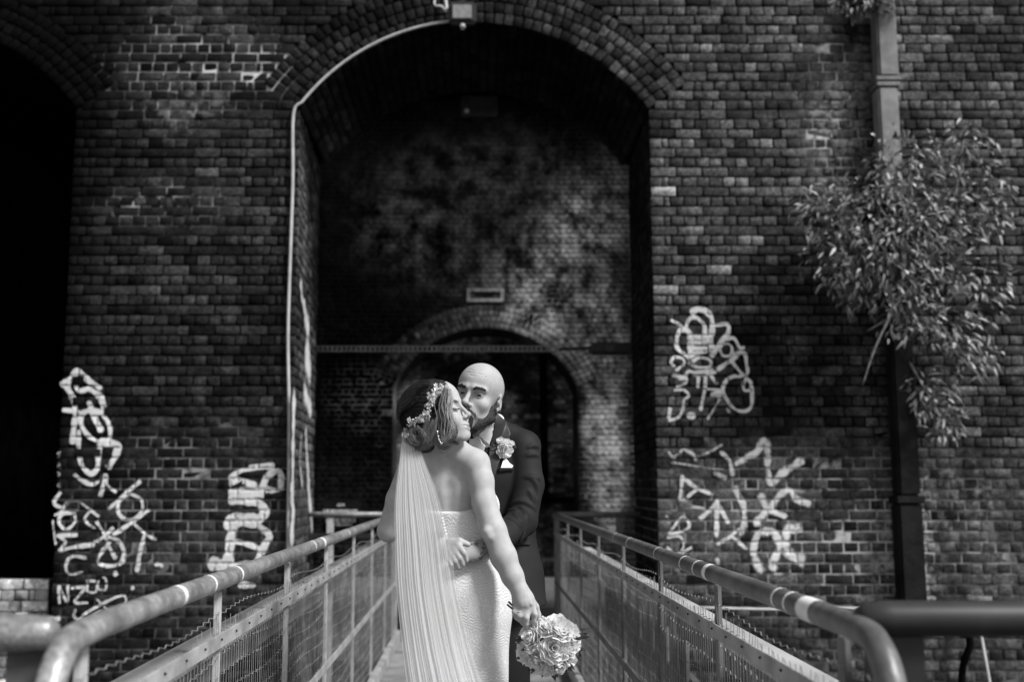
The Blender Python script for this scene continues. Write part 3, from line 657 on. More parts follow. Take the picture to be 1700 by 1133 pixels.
xr2 = U(1432, 1020, 2.15)[0]; cross(xr2, 2.4, 1560, 1028, 2.15, 'dark tubular side rail at the lower right edge', [((U(1452, 1100, 2.15)[0]+U(1536, 1100, 2.15)[0])/2, .1)], M_DTUBE)
# pale ledge pipe along the foot of the right pier, cane leaning on the wall
z_ = U(1350, 1012, WY-.12)[2]
tag(B().tube(smoothpath([(1.75, WY-.12, z_+.01), (2.4, WY-.12, z_-.004), (3.0, WY-.12, z_+.004), (3.6, WY-.12, z_), (5.2, WY-.12, z_+.03)], 5), .011, 8).build('service_pipe', M_PVC, smooth=True), 'thin white pipe along the foot of the right pier', 'pipe')
tag(B().tube([U(1628, 1050, WY-.2), U(1646, 1150, WY-.35), U(1665, 1260, WY-.5)], .011, 8).build('cane', M_PVC), 'pale cane leaning on the brick right of the downpipe', 'cane')
vn = tag(B().tube(smoothpath([U(1598, 1230, WY-.15), U(1597, 1120, WY-.12), U(1610, 1072, WY-.12), U(1606, 1040, WY-.1), U(1618, 1005, WY-.08)], 6), [.03]*25, 8).build('vine_stem', M_DARK, smooth=True), 'dark bent stem growing up the wall at the lower right', 'plant')

# ================================================================ SHRUBS ON THE WALL
def leaf_mat():
    n = N('leaf', .45, .45); oi = n.new('ShaderNodeObjectInfo'); t = n.math('ADD', n.attr('tone'), n.math('MULTIPLY', oi.outputs['Random'], .0))
    n.color(n.math('MULTIPLY', t, n.remap(n.noise(30, 3), .3, .7, .8, 1.2)))
    return n.m
M_LEAF = leaf_mat(); M_STEM = simple('stem', .16, .8, .2, .3, 20)
def leaf_shape(L_, wd, droop):
    s = np.array([0, .3, .65, 1.]); ww = np.array([.12, 1., .8, .02])*wd/2; v = []
    for i in range(4):
        z = -droop*s[i]**2*L_
        v += [(s[i]*L_, -ww[i], z+ww[i]*.35), (s[i]*L_, 0, z), (s[i]*L_, ww[i], z+ww[i]*.35)]
    f = [(3*i+j, 3*i+j+1, 3*i+j+4, 3*i+j+3) for i in range(3) for j in range(2)]
    return np.array(v), np.array(f)
def shrub(name, loc, lumps, stems, n, label, nsingle, size=.082):
    sh = empty(name, loc, label, 'shrub')
    st = B()
    for s in stems: pts = smoothpath(s, 6); st.tube(pts, np.linspace(.014, .005, len(pts)), 6)
    if stems: st.build('stem', M_STEM, sh, True)
    protos_ = []
    for i in range(16):
        v, f = leaf_shape(size*rng.uniform(.45, 1.35), size*rng.uniform(.2, .4), rng.uniform(.1, .6))
        protos_.append((v, f, .15*math.exp(rng.normal(0, .7))))
    tot = sum(l[2]*l[3] for l in lumps); items = []
    for (c, hang, rx, rz, ry) in [(l[0], 0, l[2], l[3], l[4]) for l in lumps]:
        for _ in range(int(n*rx*rz/tot)):
            d = rng.normal(0, 1, 3); d /= np.linalg.norm(d); d *= rng.random()**.45*1.05
            p = np.array(c)+d*np.array((rx, ry, rz))
            if p[1] > WY-.02: p[1] = WY-.02-rng.random()*.1
            out = np.array((d[0], -.5+d[1]*.5, d[2]*.5-.3)); out += rng.normal(0, .6, 3); out /= np.linalg.norm(out)
            up = np.array((0, -.3, 1.))+rng.normal(0, .35, 3); y = np.cross(up, out); y /= np.linalg.norm(y); z = np.cross(out, y)
            items.append((p, np.stack([out, y, z], 1), rng.integers(16)))
    items.sort(key=lambda t: t[0][1]); me = []
    for (v, f, t) in protos_:
        m_ = mkmesh('leaf', v, f, True, attrs={'tone': [t]*len(v)}); m_.materials.append(M_LEAF); me.append(m_)
    V, F, T, k = [], [], [], 0
    for i, (p, Mx, q) in enumerate(items):
        if i < nsingle:
            o = bpy.data.objects.new('leaf', me[q]); COL.objects.link(o); m4 = Matrix(Mx.tolist()).to_4x4(); m4.translation = p; o.matrix_world = m4
            o.parent = sh; o.matrix_parent_inverse = Matrix.Translation(sh.location).inverted()
        else:
            v, f, t = protos_[q]; V.append(v@Mx.T+p); F.append(f+k); k += len(v); T += [t*rng.uniform(.7, 1.3)]*len(v)
    if V: tag(mk('foliage', np.concatenate(V), np.concatenate(F), M_LEAF, sh, True, attrs={'tone': T}), kind='stuff')
    return sh
def lump(px, py, w_, h_, Y, ry=.22): return (U(px, py, Y), 0, w_/200, h_/200, ry)
LUMPS = [lump(1480, 300, 55, 45, 8.45), lump(1475, 410, 80, 75, 8.35, .25), lump(1500, 520, 55, 45, 8.5, .2), lump(1510, 255, 70, 50, 8.6), lump(1600, 250, 50, 55, 8.6), lump(1385, 345, 70, 55, 8.5), lump(1495, 355, 95, 75, 8.4, .3), lump(1590, 360, 70, 75, 8.55), lump(1400, 425, 75, 60, 8.45), lump(1455, 480, 70, 45, 8.5),
         lump(1540, 450, 75, 55, 8.5), lump(1560, 545, 70, 40, 8.6), lump(1620, 590, 45, 35, 8.7), lump(1550, 655, 50, 45, 8.7, .12), lump(1570, 700, 40, 35, 8.75, .1), lump(1650, 320, 30, 80, 8.7, .12), lump(1640, 480, 35, 60, 8.75, .1)]
r0 = U(1488, 560, 8.9)
STEMS = [[r0, U(1480, 500, 8.7), U(1440, 430, 8.5), U(1380, 340, 8.45)], [r0, U(1495, 480, 8.65), U(1500, 380, 8.4), U(1515, 260, 8.5)], [r0, U(1510, 500, 8.65), U(1560, 400, 8.5), U(1600, 270, 8.55)],
         [r0, U(1530, 540, 8.7), U(1590, 590, 8.6), U(1640, 640, 8.6)], [U(1500, 470, 8.6), U(1475, 530, 8.45), U(1452, 580, 8.4), U(1432, 640, 8.4)], [r0, U(1520, 620, 8.8), U(1555, 680, 8.7)], [U(1490, 520, 8.6), U(1465, 535, 8.5), U(1440, 550, 8.5)]]
shrub('wall_shrub', r0, LUMPS, STEMS, 3300, 'bushy leafy shrub growing out of the wall over the downpipe', 300)
shrub('wall_shrub', U(1440, 0, 8.9), [lump(1430, 2, 55, 25, 8.75, .12), lump(1470, -12, 40, 28, 8.75, .12)], [], 260, 'dark shrub hanging over the top of the downpipe', 0, .08)
# ================================================================ PEOPLE: implicit surfaces, meshed once each
def nrm(a): a = np.asarray(a, float); return a/np.linalg.norm(a)
class SDF:
    def __init__(s, xs, ys, zs):
        s.ax = [np.asarray(q, np.float32) for q in (xs, ys, zs)]; s.D = np.full([len(q) for q in s.ax], 2., np.float32)
    def blk(s, lo, hi):
        sl = tuple(slice(max(0, int(np.searchsorted(a, l))-1), min(len(a), int(np.searchsorted(a, h))+2)) for a, l, h in zip(s.ax, lo, hi))
        return sl, s.ax[0][sl[0]][:, None, None], s.ax[1][sl[1]][None, :, None], s.ax[2][sl[2]][None, None, :]
    def put(s, sl, d, k, sub):
        a = s.D[sl]
        if sub:
            h = np.clip(.5-.5*(a+d)/k, 0, 1); s.D[sl] = a*(1-h)-d*h+k*h*(1-h)
        else:
            h = np.clip(.5+.5*(d-a)/k, 0, 1); s.D[sl] = d*(1-h)+a*h-k*h*(1-h)
    def cone(s, a, b, ra, rb, k=.01, sub=False):
        a, b = np.asarray(a, float), np.asarray(b, float); m = max(ra, rb)+k+.015
        sl, x, y, z = s.blk(np.minimum(a, b)-m, np.maximum(a, b)+m)
        if any(q.stop <= q.start for q in sl): return s
        ba = b-a; L2 = max(1e-9, ba@ba); t = np.clip(((x-a[0])*ba[0]+(y-a[1])*ba[1]+(z-a[2])*ba[2])/L2, 0, 1)
        d = np.sqrt((x-a[0]-t*ba[0])**2+(y-a[1]-t*ba[1])**2+(z-a[2]-t*ba[2])**2)-(ra+(rb-ra)*t)
        s.put(sl, d.astype(np.float32), k, sub); return s
    def chain(s, pts, rs, k=.01, k0=None, sub=False):
        for i in range(len(pts)-1): s.cone(pts[i], pts[i+1], rs[i], rs[i+1], (k0 or k) if i == 0 else k, sub)
        return s
    def ell(s, c, r, A=None, k=.01, sub=False):
        c, r = np.asarray(c, float), np.asarray(r, float); A = np.eye(3) if A is None else np.asarray(A, float)   # columns = axes
        e = np.abs(A)@r + k + .015; sl, x, y, z = s.blk(c-e, c+e)
        if any(q.stop <= q.start for q in sl): return s
        q = [((x-c[0])*A[0, i]+(y-c[1])*A[1, i]+(z-c[2])*A[2, i])/r[i] for i in range(3)]
        k0 = np.sqrt(q[0]**2+q[1]**2+q[2]**2); k1 = np.sqrt((q[0]/r[0])**2+(q[1]/r[1])**2+(q[2]/r[2])**2)+1e-6
        s.put(sl, (k0*(k0-1)/k1).astype(np.float32), k, sub); return s
    def cut(s, p, n, k=.004):
        """keeps the side the normal points away from"""
        p, n = np.asarray(p, float), nrm(n); x, y, z = s.ax[0][:, None, None], s.ax[1][None, :, None], s.ax[2][None, None, :]
        s.D = np.maximum(s.D, ((x-p[0])*n[0]+(y-p[1])*n[1]+(z-p[2])*n[2]).astype(np.float32)); return s
    def at(s, p):
        i = [min(len(a)-2, max(0, int(np.searchsorted(a, q))-1)) for a, q in zip(s.ax, p)]
        f = [min(1., max(0., float((q-a[j])/(a[j+1]-a[j])))) for a, q, j in zip(s.ax, p, i)]
        b = s.D[i[0]:i[0]+2, i[1]:i[1]+2, i[2]:i[2]+2]
        b = b[0]*(1-f[0])+b[1]*f[0]; b = b[0]*(1-f[1])+b[1]*f[1]; return float(b[0]*(1-f[2])+b[1]*f[2])
    def hit(s, px, py, y0=None, y1=None):
        """distance Y at which the sight line through a pixel meets the surface"""
        y0 = y0 or float(s.ax[1][0]); y1 = y1 or float(s.ax[1][-1]); n = 140; pv = None
        for i in range(n+1):
            Y = y0+(y1-y0)*i/n; d = s.at(U(px, py, Y))
            if d < 0:
                return Y if pv is None else Y-(y1-y0)/n*(-d)/(pv-d+1e-9)
            pv = d
        return None
    def mesh(s, smooth=1):
        D = s.D; I = D < 0; n = np.zeros([q-1 for q in D.shape], np.int8)
        C = [(i, j, k) for i in (0, 1) for j in (0, 1) for k in (0, 1)]
        v = lambda A, c: A[c[0]:A.shape[0]-1+c[0], c[1]:A.shape[1]-1+c[1], c[2]:A.shape[2]-1+c[2]]
        for c in C: n += v(I, c)
        act = (n > 0) & (n < 8); P = np.argwhere(act); vid = np.full(n.shape, -1, np.int32); vid[act] = np.arange(len(P))
        acc = np.zeros((len(P), 3)); cnt = np.zeros(len(P))
        for a in C:
            for ax in range(3):
                if a[ax]: continue
                b = list(a); b[ax] = 1; pa, pb = P+a, P+b; da = D[tuple(pa.T)]; db = D[tuple(pb.T)]; m = (da < 0) != (db < 0)
                t = da[m]/(da[m]-db[m]); q = np.tile(np.array(a, float), (m.sum(), 1)); q[:, ax] += t; acc[m] += q; cnt[m] += 1
        pos = P+acc/cnt[:, None]; V = np.stack([np.interp(pos[:, i], np.arange(len(s.ax[i])), s.ax[i]) for i in range(3)], 1); F = []
        for ax in range(3):
            o1, o2 = (ax+1) % 3, (ax+2) % 3; sl0 = [slice(None)]*3; sl1 = [slice(None)]*3; sl0[ax] = slice(0, -1); sl1[ax] = slice(1, None)
            A, Bq = I[tuple(sl0)], I[tuple(sl1)]; E = np.argwhere(A != Bq)
            E = E[(E[:, o1] > 0) & (E[:, o2] > 0) & (E[:, o1] < D.shape[o1]-1) & (E[:, o2] < D.shape[o2]-1)]
            u1 = np.zeros(3, int); u1[o1] = 1; u2 = np.zeros(3, int); u2[o2] = 1
            q = np.stack([vid[tuple((E-u1-u2).T)], vid[tuple((E-u2).T)], vid[tuple(E.T)], vid[tuple((E-u1).T)]], 1)
            fl = ~A[tuple(E.T)]; q[fl] = q[fl][:, ::-1]; F.append(q)
        F = np.concatenate(F); F = F[(F >= 0).all(1)]
        for _ in range(smooth):
            S_ = np.zeros_like(V); c = np.zeros(len(V))
            for i in range(4):
                j = (i+1) % 4; np.add.at(S_, F[:, i], V[F[:, j]]); np.add.at(S_, F[:, j], V[F[:, i]]); np.add.at(c, F[:, i], 1); np.add.at(c, F[:, j], 1)
            V = V*.45+.55*S_/np.maximum(c, 1)[:, None]
        return V, F
def vary(lo, hi, fine, coarse, at):
    """axis from lo to hi: coarse below `at`, fine above"""
    return np.r_[np.arange(lo, at, coarse), np.arange(at, hi, fine)]
def frame(fwd, up):
    f = nrm(fwd); u = np.asarray(up, float); u = nrm(u-f*(u@f)); return np.stack([np.cross(f, u)*-1, f, u], 1)       # columns: person's left, forward, up
class Head:
    def __init__(s, o, fwd, up, sc=1.): s.o = np.asarray(o, float); s.A = frame(fwd, up); s.sc = sc
    def w(s, *p): return s.o+s.A@(np.asarray(p, float)*s.sc)
    def loc(s, V): return (np.asarray(V)-s.o)@s.A/s.sc
    def E(s, S, c, r, k=.01, sub=False, A=None): S.ell(s.w(*c), np.asarray(r)*s.sc, s.A if A is None else s.A@A, k*s.sc, sub)
    def C(s, S, a, b, ra, rb, k=.01, sub=False): S.cone(s.w(*a), s.w(*b), ra*s.sc, rb*s.sc, k*s.sc, sub)
def rotx(a): c, q = math.cos(a), math.sin(a); return np.array(((1, 0, 0), (0, c, -q), (0, q, c)))
def rotz(a): c, q = math.cos(a), math.sin(a); return np.array(((c, -q, 0), (q, c, 0), (0, 0, 1)))
def build_head(S, H, male, closed, smile):
    m = 1. if male else 0.
    H.E(S, (0, -.016, .034), (.0755, .097, .086), .01); H.E(S, (0, .02, .045), (.068, .073, .066), .03)
    H.E(S, (0, .034, -.045), (.055+.004*m, .056, .072), .03)
    for x in (-1, 1):
        H.C(S, (x*(.05+.004*m), -.004, -.066), (x*.02, .068, -.1), .017, .014+.002*m, .022)        # jaw
        H.E(S, (x*.042, .062, -.03), (.02, .02, .018), .024)                                        # cheekbone
        if smile: H.E(S, (x*.038, .070, -.044), (.018, .015, .016), .026)
        H.C(S, (x*.012, .087+.003*m, .02), (x*.045, .070+.006*m, .021-.003*m), .007+.005*m, .007+.004*m, .016-.004*m)             # brow ridge
    H.E(S, (0, .077, -.1), (.02+.003*m, .017, .016), .02)                                           # chin
    H.E(S, (0, .074, -.068), (.03, .022, .026), .02)                                                # muzzle
    for x in (-1, 1): H.E(S, (x*.031, .097, .002), (.018, .012+.007*m, .011), .013, True)                    # sockets
    H.C(S, (0, .088, .012), (0, .110+.003*m, -.032), .006, .0075+.0025*m, .012); H.E(S, (0, .112+.0035*m, -.036), (.009+.0035*m, .0095+.001*m, .0085+.001*m), .008)
    for x in (-1, 1):
        H.E(S, (x*.0125, .1, -.041), (.0075+.0015*m, .0095, .0075), .007); H.E(S, (x*.007, .107, -.0475), (.0024, .0034, .0022), .003, True)
        r = .0128 if closed else .0140
        H.E(S, (x*.032, .0755, -.001), (r*1.12, r, r), .004)
        if not closed: H.E(S, (x*.032, .090, -.0028), (.0125, .014, .0037), .002, True); H.C(S, (x*.02, .091, .0095), (x*.046, .083, .0075), .0012, .001, .004, True)
        if closed: H.C(S, (x*.02, .0885, -.005), (x*.032, .0895, -.0068), .001, .0012, .0015, True); H.C(S, (x*.032, .0895, -.0068), (x*.046, .082, -.003), .0012, .001, .0015, True)
        # ears
        EA = rotx(-.2)@rotz(-x*.35)
        H.E(S, (x*.079, -.012, -.008), (.007, .0185, .031), .006, A=EA); H.E(S, (x*.084, -.008, -.004), (.006, .0105, .0185), .004, True, A=EA)
        H.E(S, (x*.0775, -.003, -.034), (.006, .009, .01), .006); H.E(S, (x*.078, .006, -.008), (.005, .004, .009), .005)
    w_ = .029 if smile else .023; zc = .0075 if smile else 0
    H.C(S, (-w_, .083, -.07+zc), (0, .0985, -.0685), .003, .0052, .006); H.C(S, (w_, .083, -.07+zc), (0, .0985, -.0685), .003, .0052, .006)
    H.C(S, (-w_*.8, .083, -.0775+zc*.5), (0, .096, -.081), .003, .0062, .006); H.C(S, (w_*.8, .083, -.0775+zc*.5), (0, .096, -.081), .003, .0062, .006)
    gp = .0028 if smile else .0012
    for x in (-1, 1): H.C(S, (x*(w_+.002), .086, -.0725+zc), (0, .104, -.0748), .001, gp, .002, True)
    if smile:
        pass
def skin_mat(name, val):
    n = N(name, .58, .2); n.p.inputs['Subsurface Weight'].default_value = .12; n.p.inputs['Subsurface Radius'].default_value = (.006, .006, .006); n.p.inputs['Subsurface Scale'].default_value = 1.
    c = n.math('MULTIPLY', n.attr('tone'), n.remap(n.noise(40, 7, rough=.65), .3, .7, .92, 1.06)); n.color(n.math('MULTIPLY', c, val)); n.bump(n.noise(420, 4), .10, .002); return n.m
def gauss(P, c, r): return np.exp(-(((P-np.asarray(c))/np.asarray(r))**2).sum(1))
def strands(paths, r0, n=5, taper=.35):
    """thin tubes along smooth paths"""
    b = B()
    for p in paths:
        q = smoothpath(p, 7); t = np.linspace(0, 1, len(q)); b.tube(q, r0*(taper+(1-taper)*np.sin(np.pi*np.clip(t*.9+.08, 0, 1))), n)
    return b
def drape(S, poly, off=.004, step=1.6, back=.003, y0=None, y1=None, mapf=None):
    """a thin sheet cut to a polygon (photo pixels) and laid on the surface S"""
    poly = np.asarray(poly, float); lo, hi = poly.min(0), poly.max(0)
    nx, ny = max(2, int((hi[0]-lo[0])/step)), max(2, int((hi[1]-lo[1])/step))
    bm = bmesh.new(); vs = [bm.verts.new((x, y, 0)) for x, y in poly]; bm.faces.new(vs)
    bmesh.ops.triangulate(bm, faces=bm.faces[:])
    for axis, cnt in ((0, nx), (1, ny)):
        for i in range(1, cnt):
            c = lo.copy(); c[axis] = lo[axis]+(hi[axis]-lo[axis])*i/cnt; nn2 = [0, 0, 0]; nn2[axis] = 1
            bmesh.ops.bisect_plane(bm, geom=bm.verts[:]+bm.edges[:]+bm.faces[:], plane_co=(c[0], c[1], 0), plane_no=nn2)
    bm.verts.index_update(); pts = [q.co[:2] for q in bm.verts]; fc = [[q.index for q in f.verts] for f in bm.faces]; bm.free()
    ys = [min([q for q in (s_.hit(x, y, y0, y1) for s_ in (S if isinstance(S, (list, tuple)) else [S])) if q is not None], default=None) for x, y in pts]; ok = [q for q in ys if q is not None]; md = float(np.median(ok)) if ok else 3.9
    ys = [md if q is None else q for q in ys]; o = [off if np.isscalar(off) else off(x, y) for x, y in pts]
    V = np.array([U(x, y, q-d) for (x, y), q, d in zip(pts, ys, o)]); fc = [f[::-1] if True else f for f in fc]
    return V, fc
def sheet(name, V, F, mat, parent, th=.003, smooth=True):
    o = mk(name, V, F, mat, parent, smooth); md = o.modifiers.new('thickness', 'SOLIDIFY'); md.thickness = th; md.offset = 0; return o

# ---------------------------------------------------------------- groom
GH = Head(U(795, 660, 3.95), (-.36, -.93, .08), (.20, .0, 1.), 1.03)
gx = np.arange(-.42, .36, .0036); 
SG = SDF(np.arange(-.30, .24, .0032), np.arange(3.51, 4.16, .0034), vary(.78, 1.90, .0027, .0040, 1.55))
build_head(SG, GH, True, False, False)
for zz, ln in ((.062, .042), (.071, .05), (.08, .04)):
    for x in (-1, 1): GH.C(SG, (0, .0935-.35*(zz-.06), zz), (x*ln, .0755-.35*(zz-.06), zz+.004), .0012, .0008, .004, True)
gn = U(815, 728, 4.03); SG.cone(GH.w(0, -.03, -.06), gn, .055, .052, .02)
gsl, gsr = U(868, 745, 4.02), U(742, 748, 4.04)
SG.cone(gn, gsl+(0, .01, -.01), .045, .034, .02); SG.cone(gn, gsr, .045, .034, .02); SG.ell(U(808, 815, 4.07), (.12, .075, .17), k=.03); SG.ell(U(812, 940, 4.07), (.12, .08, .15), k=.04)
gel = U(868, 868, 3.93); gwl = U(806, 910, 3.655); ger = U(712, 880, 3.95); gwr = U(738, 910, 3.61)
SG.chain([gsl, gel], [.036, .034], .015); SG.chain([gel, gwl], [.036, .03], .015); SG.chain([gsr, ger], [.036, .034], .015); SG.chain([ger, gwr], [.04, .029], .015)
# left hand: lies flat on her waist, mostly under the other hand
gl = U(786, 917, 3.625); SG.chain([gwl, gl, U(772, 922, 3.612)], [.031, .033, .028], .012)
for (a, b, c, r) in (((774, 913), (758, 916), (746, 918), .0095), ((773, 920), (756, 924), (743, 927), .0098), ((773, 927), (757, 932), (746, 935), .0092)):
    SG.chain([U(*a, 3.615), U(*b, 3.612), U(*c, 3.618)], [r+.001, r, r*.85], .003, .012)
# right hand: closes over the left wrist, fingers to the lower right
rp = U(748, 913, 3.592); SG.chain([gwr, rp], [.029, .03], .012); SG.ell(U(752, 912, 3.588), (.021, .016, .03), k=.012)
for (a, b, c, d, r) in (((753, 903), (762, 908), (770, 919), (774, 931), .0100), ((749, 907), (756, 915), (763, 927), (768, 938), .0104), ((746, 912), (750, 921), (756, 933), (761, 943), .0100), ((743, 918), (744, 928), (749, 938), (754, 945), .0088)):
    SG.chain([U(*a, 3.578), U(*b, 3.556), U(*c, 3.548), U(*d, 3.562)], [r+.0015, r+.001, r, r*.86], .0022, .010)
SG.chain([U(748, 902, 3.58), U(763, 899, 3.568), U(777, 905, 3.575)], [.013, .011, .0095], .004, .012)
V, F = SG.mesh(1); Lh = GH.loc(V)
tone = np.ones(len(V)); hd = Lh[:, 2] > -.14
tone -= .3*gauss(Lh, (0, .095, -.075), (.026, .02, .012))*hd
stub = np.clip((Lh[:, 2]-.02)/.03, 0, 1)*np.clip((.045-Lh[:, 1])/.05, 0, 1); tone -= .07*stub*hd
for x in (-1, 1): tone -= .22*gauss(Lh, (x*.032, .088, -.001), (.021, .03, .011))*hd  # brow shade painted into the sockets, with dark lids
# tattoo on the left forearm and wrist
tb = (V[:, 0] > U(779, 915, 3.63)[0]) & (V[:, 1] < 3.80) & (V[:, 1] > 3.597) & (V[:, 2] < 1.30) & (V[:, 2] > 1.12)
tn = np.sin(V[:, 0]*190+2*np.sin(V[:, 2]*160))*np.sin(V[:, 2]*210+1.5*np.sin(V[:, 0]*120)); tone = np.where(tb, tone*np.where(tn > .05, .35, .8), tone)
M_GSKIN = skin_mat('groom_skin', .36)
groom = mk('person', V, F, M_GSKIN, None, True, attrs={'tone': tone})
tag(groom, 'bald bearded man in a dark suit, kissing the woman and looking at the camera', 'person')
# eyes
M_EYE = N('eye', .15, .6); M_EYE.color(M_EYE.attr('tone')); M_EYE = M_EYE.m
for x in (-1, 1):
    bm = bmesh.new(); bmesh.ops.create_uvsphere(bm, u_segments=24, v_segments=20, radius=.0122*GH.sc); v = np.array([q.co[:] for q in bm.verts]); f = [[q.index for q in p.verts] for p in bm.faces]; bm.free()
    g = nrm(np.array((0, 0, 1.42))-GH.w(x*.032, .078, 0)); dd = (v/np.linalg.norm(v, axis=1)[:, None])@g
    mk('eyeball', v+GH.w(x*.032, .0755, -.001), f, M_EYE, groom, True, attrs={'tone': np.where(dd > .955, .006, np.where(dd > .80, .02, .26))})
M_HAIRD = simple('dark_hair', .012, .45, .5, .3, 40)
br = []
for x in (-1, 1):
    for i in range(240):
        t = rng.random(); p = np.array((x*(.013+.036*t), .0985-.0185*t*t+.003*rng.random(), .0165+.006*math.sin(t*2.4)+rng.normal(0, .0022))); d = np.array((x*.009, -.001, .002-.006*t))
        br.append([GH.w(*p), GH.w(*(p+d*.5+(0, .001, 0))), GH.w(*(p+d))])
tag(strands(br, .00065, 4).build('eyebrows', M_HAIRD, groom, True), kind='stuff')
# beard: a fuzzy volume over the jaw
SB = SDF(np.arange(-.16, .14, .003), np.arange(3.7, 4.1, .003), np.arange(1.5, 1.80, .003))
GH.E(SB, (0, .074, -.082), (.036, .034, .03), .02); GH.E(SB, (0, .072, -.118), (.032, .03, .036), .02)
for x in (-1, 1):
    GH.C(SB, (x*.064, .012, -.03), (x*.058, .012, -.068), .009, .018, .014); GH.C(SB, (x*.057, .012, -.07), (x*.026, .068, -.108), .0195, .024, .02)
    GH.C(SB, (x*.006, .103, -.056), (x*.034, .088, -.075), .0068, .008, .008)
GH.E(SB, (0, .11, -.0745), (.017, .012, .0055), .004, True)
V, F = SB.mesh(1)
nv = np.sin(V[:, 0]*700+3*np.sin(V[:, 2]*310))*np.sin(V[:, 2]*640+2*np.sin(V[:, 1]*420)); Nn = V-GH.w(0, .03, -.09); Nn /= np.linalg.norm(Nn, axis=1)[:, None]; V = V+Nn*(nv*.0016)[:, None]
M_BEARD = N('beard', .5, .4); M_BEARD.color(M_BEARD.remap(M_BEARD.noise(240, 3), .45, .75, .008, .05)); M_BEARD.bump(M_BEARD.noise(420, 3), .8, .004); M_BEARD = M_BEARD.m
beard = mk('beard', V, F, M_BEARD, groom, True)
ix = rng.choice(len(V), 900, replace=False); bs = []
for i in ix:
    d = nrm(Nn[i]*.5-GH.A[:, 2]*.7+rng.normal(0, .35, 3)); L_ = rng.uniform(.006, .013); bs.append([V[i]-Nn[i]*.002, V[i]+d*L_*.5, V[i]+d*L_+Nn[i]*.001-GH.A[:, 2]*.002])
tag(strands(bs, .0006, 3).build('beard_hair', M_BEARD, beard, True), kind='stuff')
mk('ear_stud', *tube([GH.w(.086, 0, -.038), GH.w(.089, .001, -.038)], [.0045, .0035], 10), M_BLK, groom)
# suit
M_SUIT = N('suit_cloth', .68, .16); _w = M_SUIT.new('ShaderNodeTexWave'); M_SUIT.color(M_SUIT.remap(M_SUIT.noise(5, 3), .3, .7, .010, .018));  M_SUIT.bump(M_SUIT.noise(500, 3), .2, .002); M_SUIT.t.nodes.remove(_w); M_SUIT = M_SUIT.m
M_SATIN = simple('satin', .025, .5, .4, .15, 8); M_SHIRT = simple('shirt_white', .78, .7, .3, .04, 12); M_SILK = simple('pale_silk', .6, .35, .5, .08, 10)
SJ = SDF(np.arange(-.36, .34, .0042), np.arange(3.58, 4.28, .0044), np.arange(.86, 1.66, .0042))
SJ.cone(U(818, 718, 4.05), U(872, 741, 4.03), .058, .058, .03); SJ.cone(U(812, 720, 4.05), U(742, 744, 4.05), .058, .056, .03)
SJ.ell(U(810, 800, 4.06), (.18, .122, .19), k=.04); SJ.ell(U(812, 880, 4.06), (.172, .118, .17), k=.05); SJ.ell(U(815, 955, 4.06), (.185, .13, .15), k=.05)
SJ.cone(U(822, 940, 4.05), U(832, 1010, 4.05), .155, .168, .05)
SJ.chain([U(868, 744, 4.02), U(876, 805, 3.985), U(866, 866, 3.93)], [.062, .058, .056], .018, .012)
SJ.chain([U(866, 866, 3.93), U(846, 884, 3.81), U(818, 902, 3.70)], [.056, .05, .042], .012)
SJ.chain([U(746, 748, 4.04), U(722, 812, 4.0), U(712, 880, 3.95)], [.06, .056, .052], .018, .012); SJ.chain([U(712, 880, 3.95), gwr+(-.02, .03, 0)], [.05, .038], .012)
# sleeve creases, raised along the cloth
def crease(pts, r=.005, k=.011):
    q = smoothpath([(790+x/5.15, 680+y/5.15) for x, y in pts], 5); h = [SJ.hit(*p) for p in q]
    w3 = [U(p[0], p[1], d+.0015) for p, d in zip(q, h) if d]
    t = np.linspace(0, 1, len(w3)); SJ.chain(w3, list(r*(.25+.75*np.sin(np.pi*t))), k)
for pts in ([(420, 585), (480, 580), (545, 598)], [(480, 600), (515, 640), (530, 720), (525, 800)], [(300, 815), (360, 790), (430, 800), (510, 855)], [(385, 840), (415, 890), (445, 950)], [(260, 890), (310, 865), (370, 880)], [(440, 330), (490, 310), (535, 325)],
            [(430, 400), (480, 385), (540, 400)], [(250, 930), (320, 950), (390, 1010)], [(330, 880), (350, 930), (400, 985)], [(450, 700), (480, 740), (490, 800)]):
    crease(pts)
# neck opening
SJ.ell(U(803, 703, 3.95), (.052, .12, .085), k=.010, sub=True)
SJ.cut((.1, 3.9, .985), (.05, 0, -1)); V, F = SJ.mesh(2); jacket = mk('jacket', V, F, M_SUIT, groom, True)
def lay(name, poly, mat, S=SJ, off=.006, par=None, th=.003, **k):
    k.setdefault('y1', 4.01); V, F = drape(S, poly, off, **k); return sheet(name, V, F, mat, par or jacket, th)
# shirt front fills the neck opening
SS = SDF(np.arange(-.10, .16, .004), np.arange(3.80, 4.2, .004), np.arange(1.36, 1.72, .004))
SS.cone(U(811, 702, 4.005), U(811, 735, 4.03), .059, .062, .02); SS.ell(U(806, 790, 4.06), (.09, .1, .14), k=.04); SS.cut(U(815, 690, 3.98), (-.1, .35, 1.))
V, F = SS.mesh(1); shirt = mk('shirt', V, F, M_SHIRT, groom, True)
lay('collar', [(821, 686), (826, 695), (822, 709), (812, 739), (803, 731), (795, 722), (805, 713), (815, 699)], M_SHIRT, [SS, SG], .010, shirt, .004)
lay('necktie', [(779, 730), (796, 727), (801, 737), (806, 741), (800, 760), (792, 800), (776, 800), (778, 760)], M_SILK, [SS, SG], .016, shirt, .005)
lay('lapel', [(822, 684), (827, 689), (841, 702), (840, 719), (848, 721), (842, 735), (826, 775), (816, 812), (808, 800), (811, 760), (814, 742), (822, 712), (827, 696)], M_SATIN, [SJ, SS], .010, jacket, .005, y1=4.1)
lay('pocket_square', [(835, 766), (840, 762), (846, 770), (852, 774), (850, 778), (831, 778)], M_SHIRT, SJ, .012, jacket, .004)
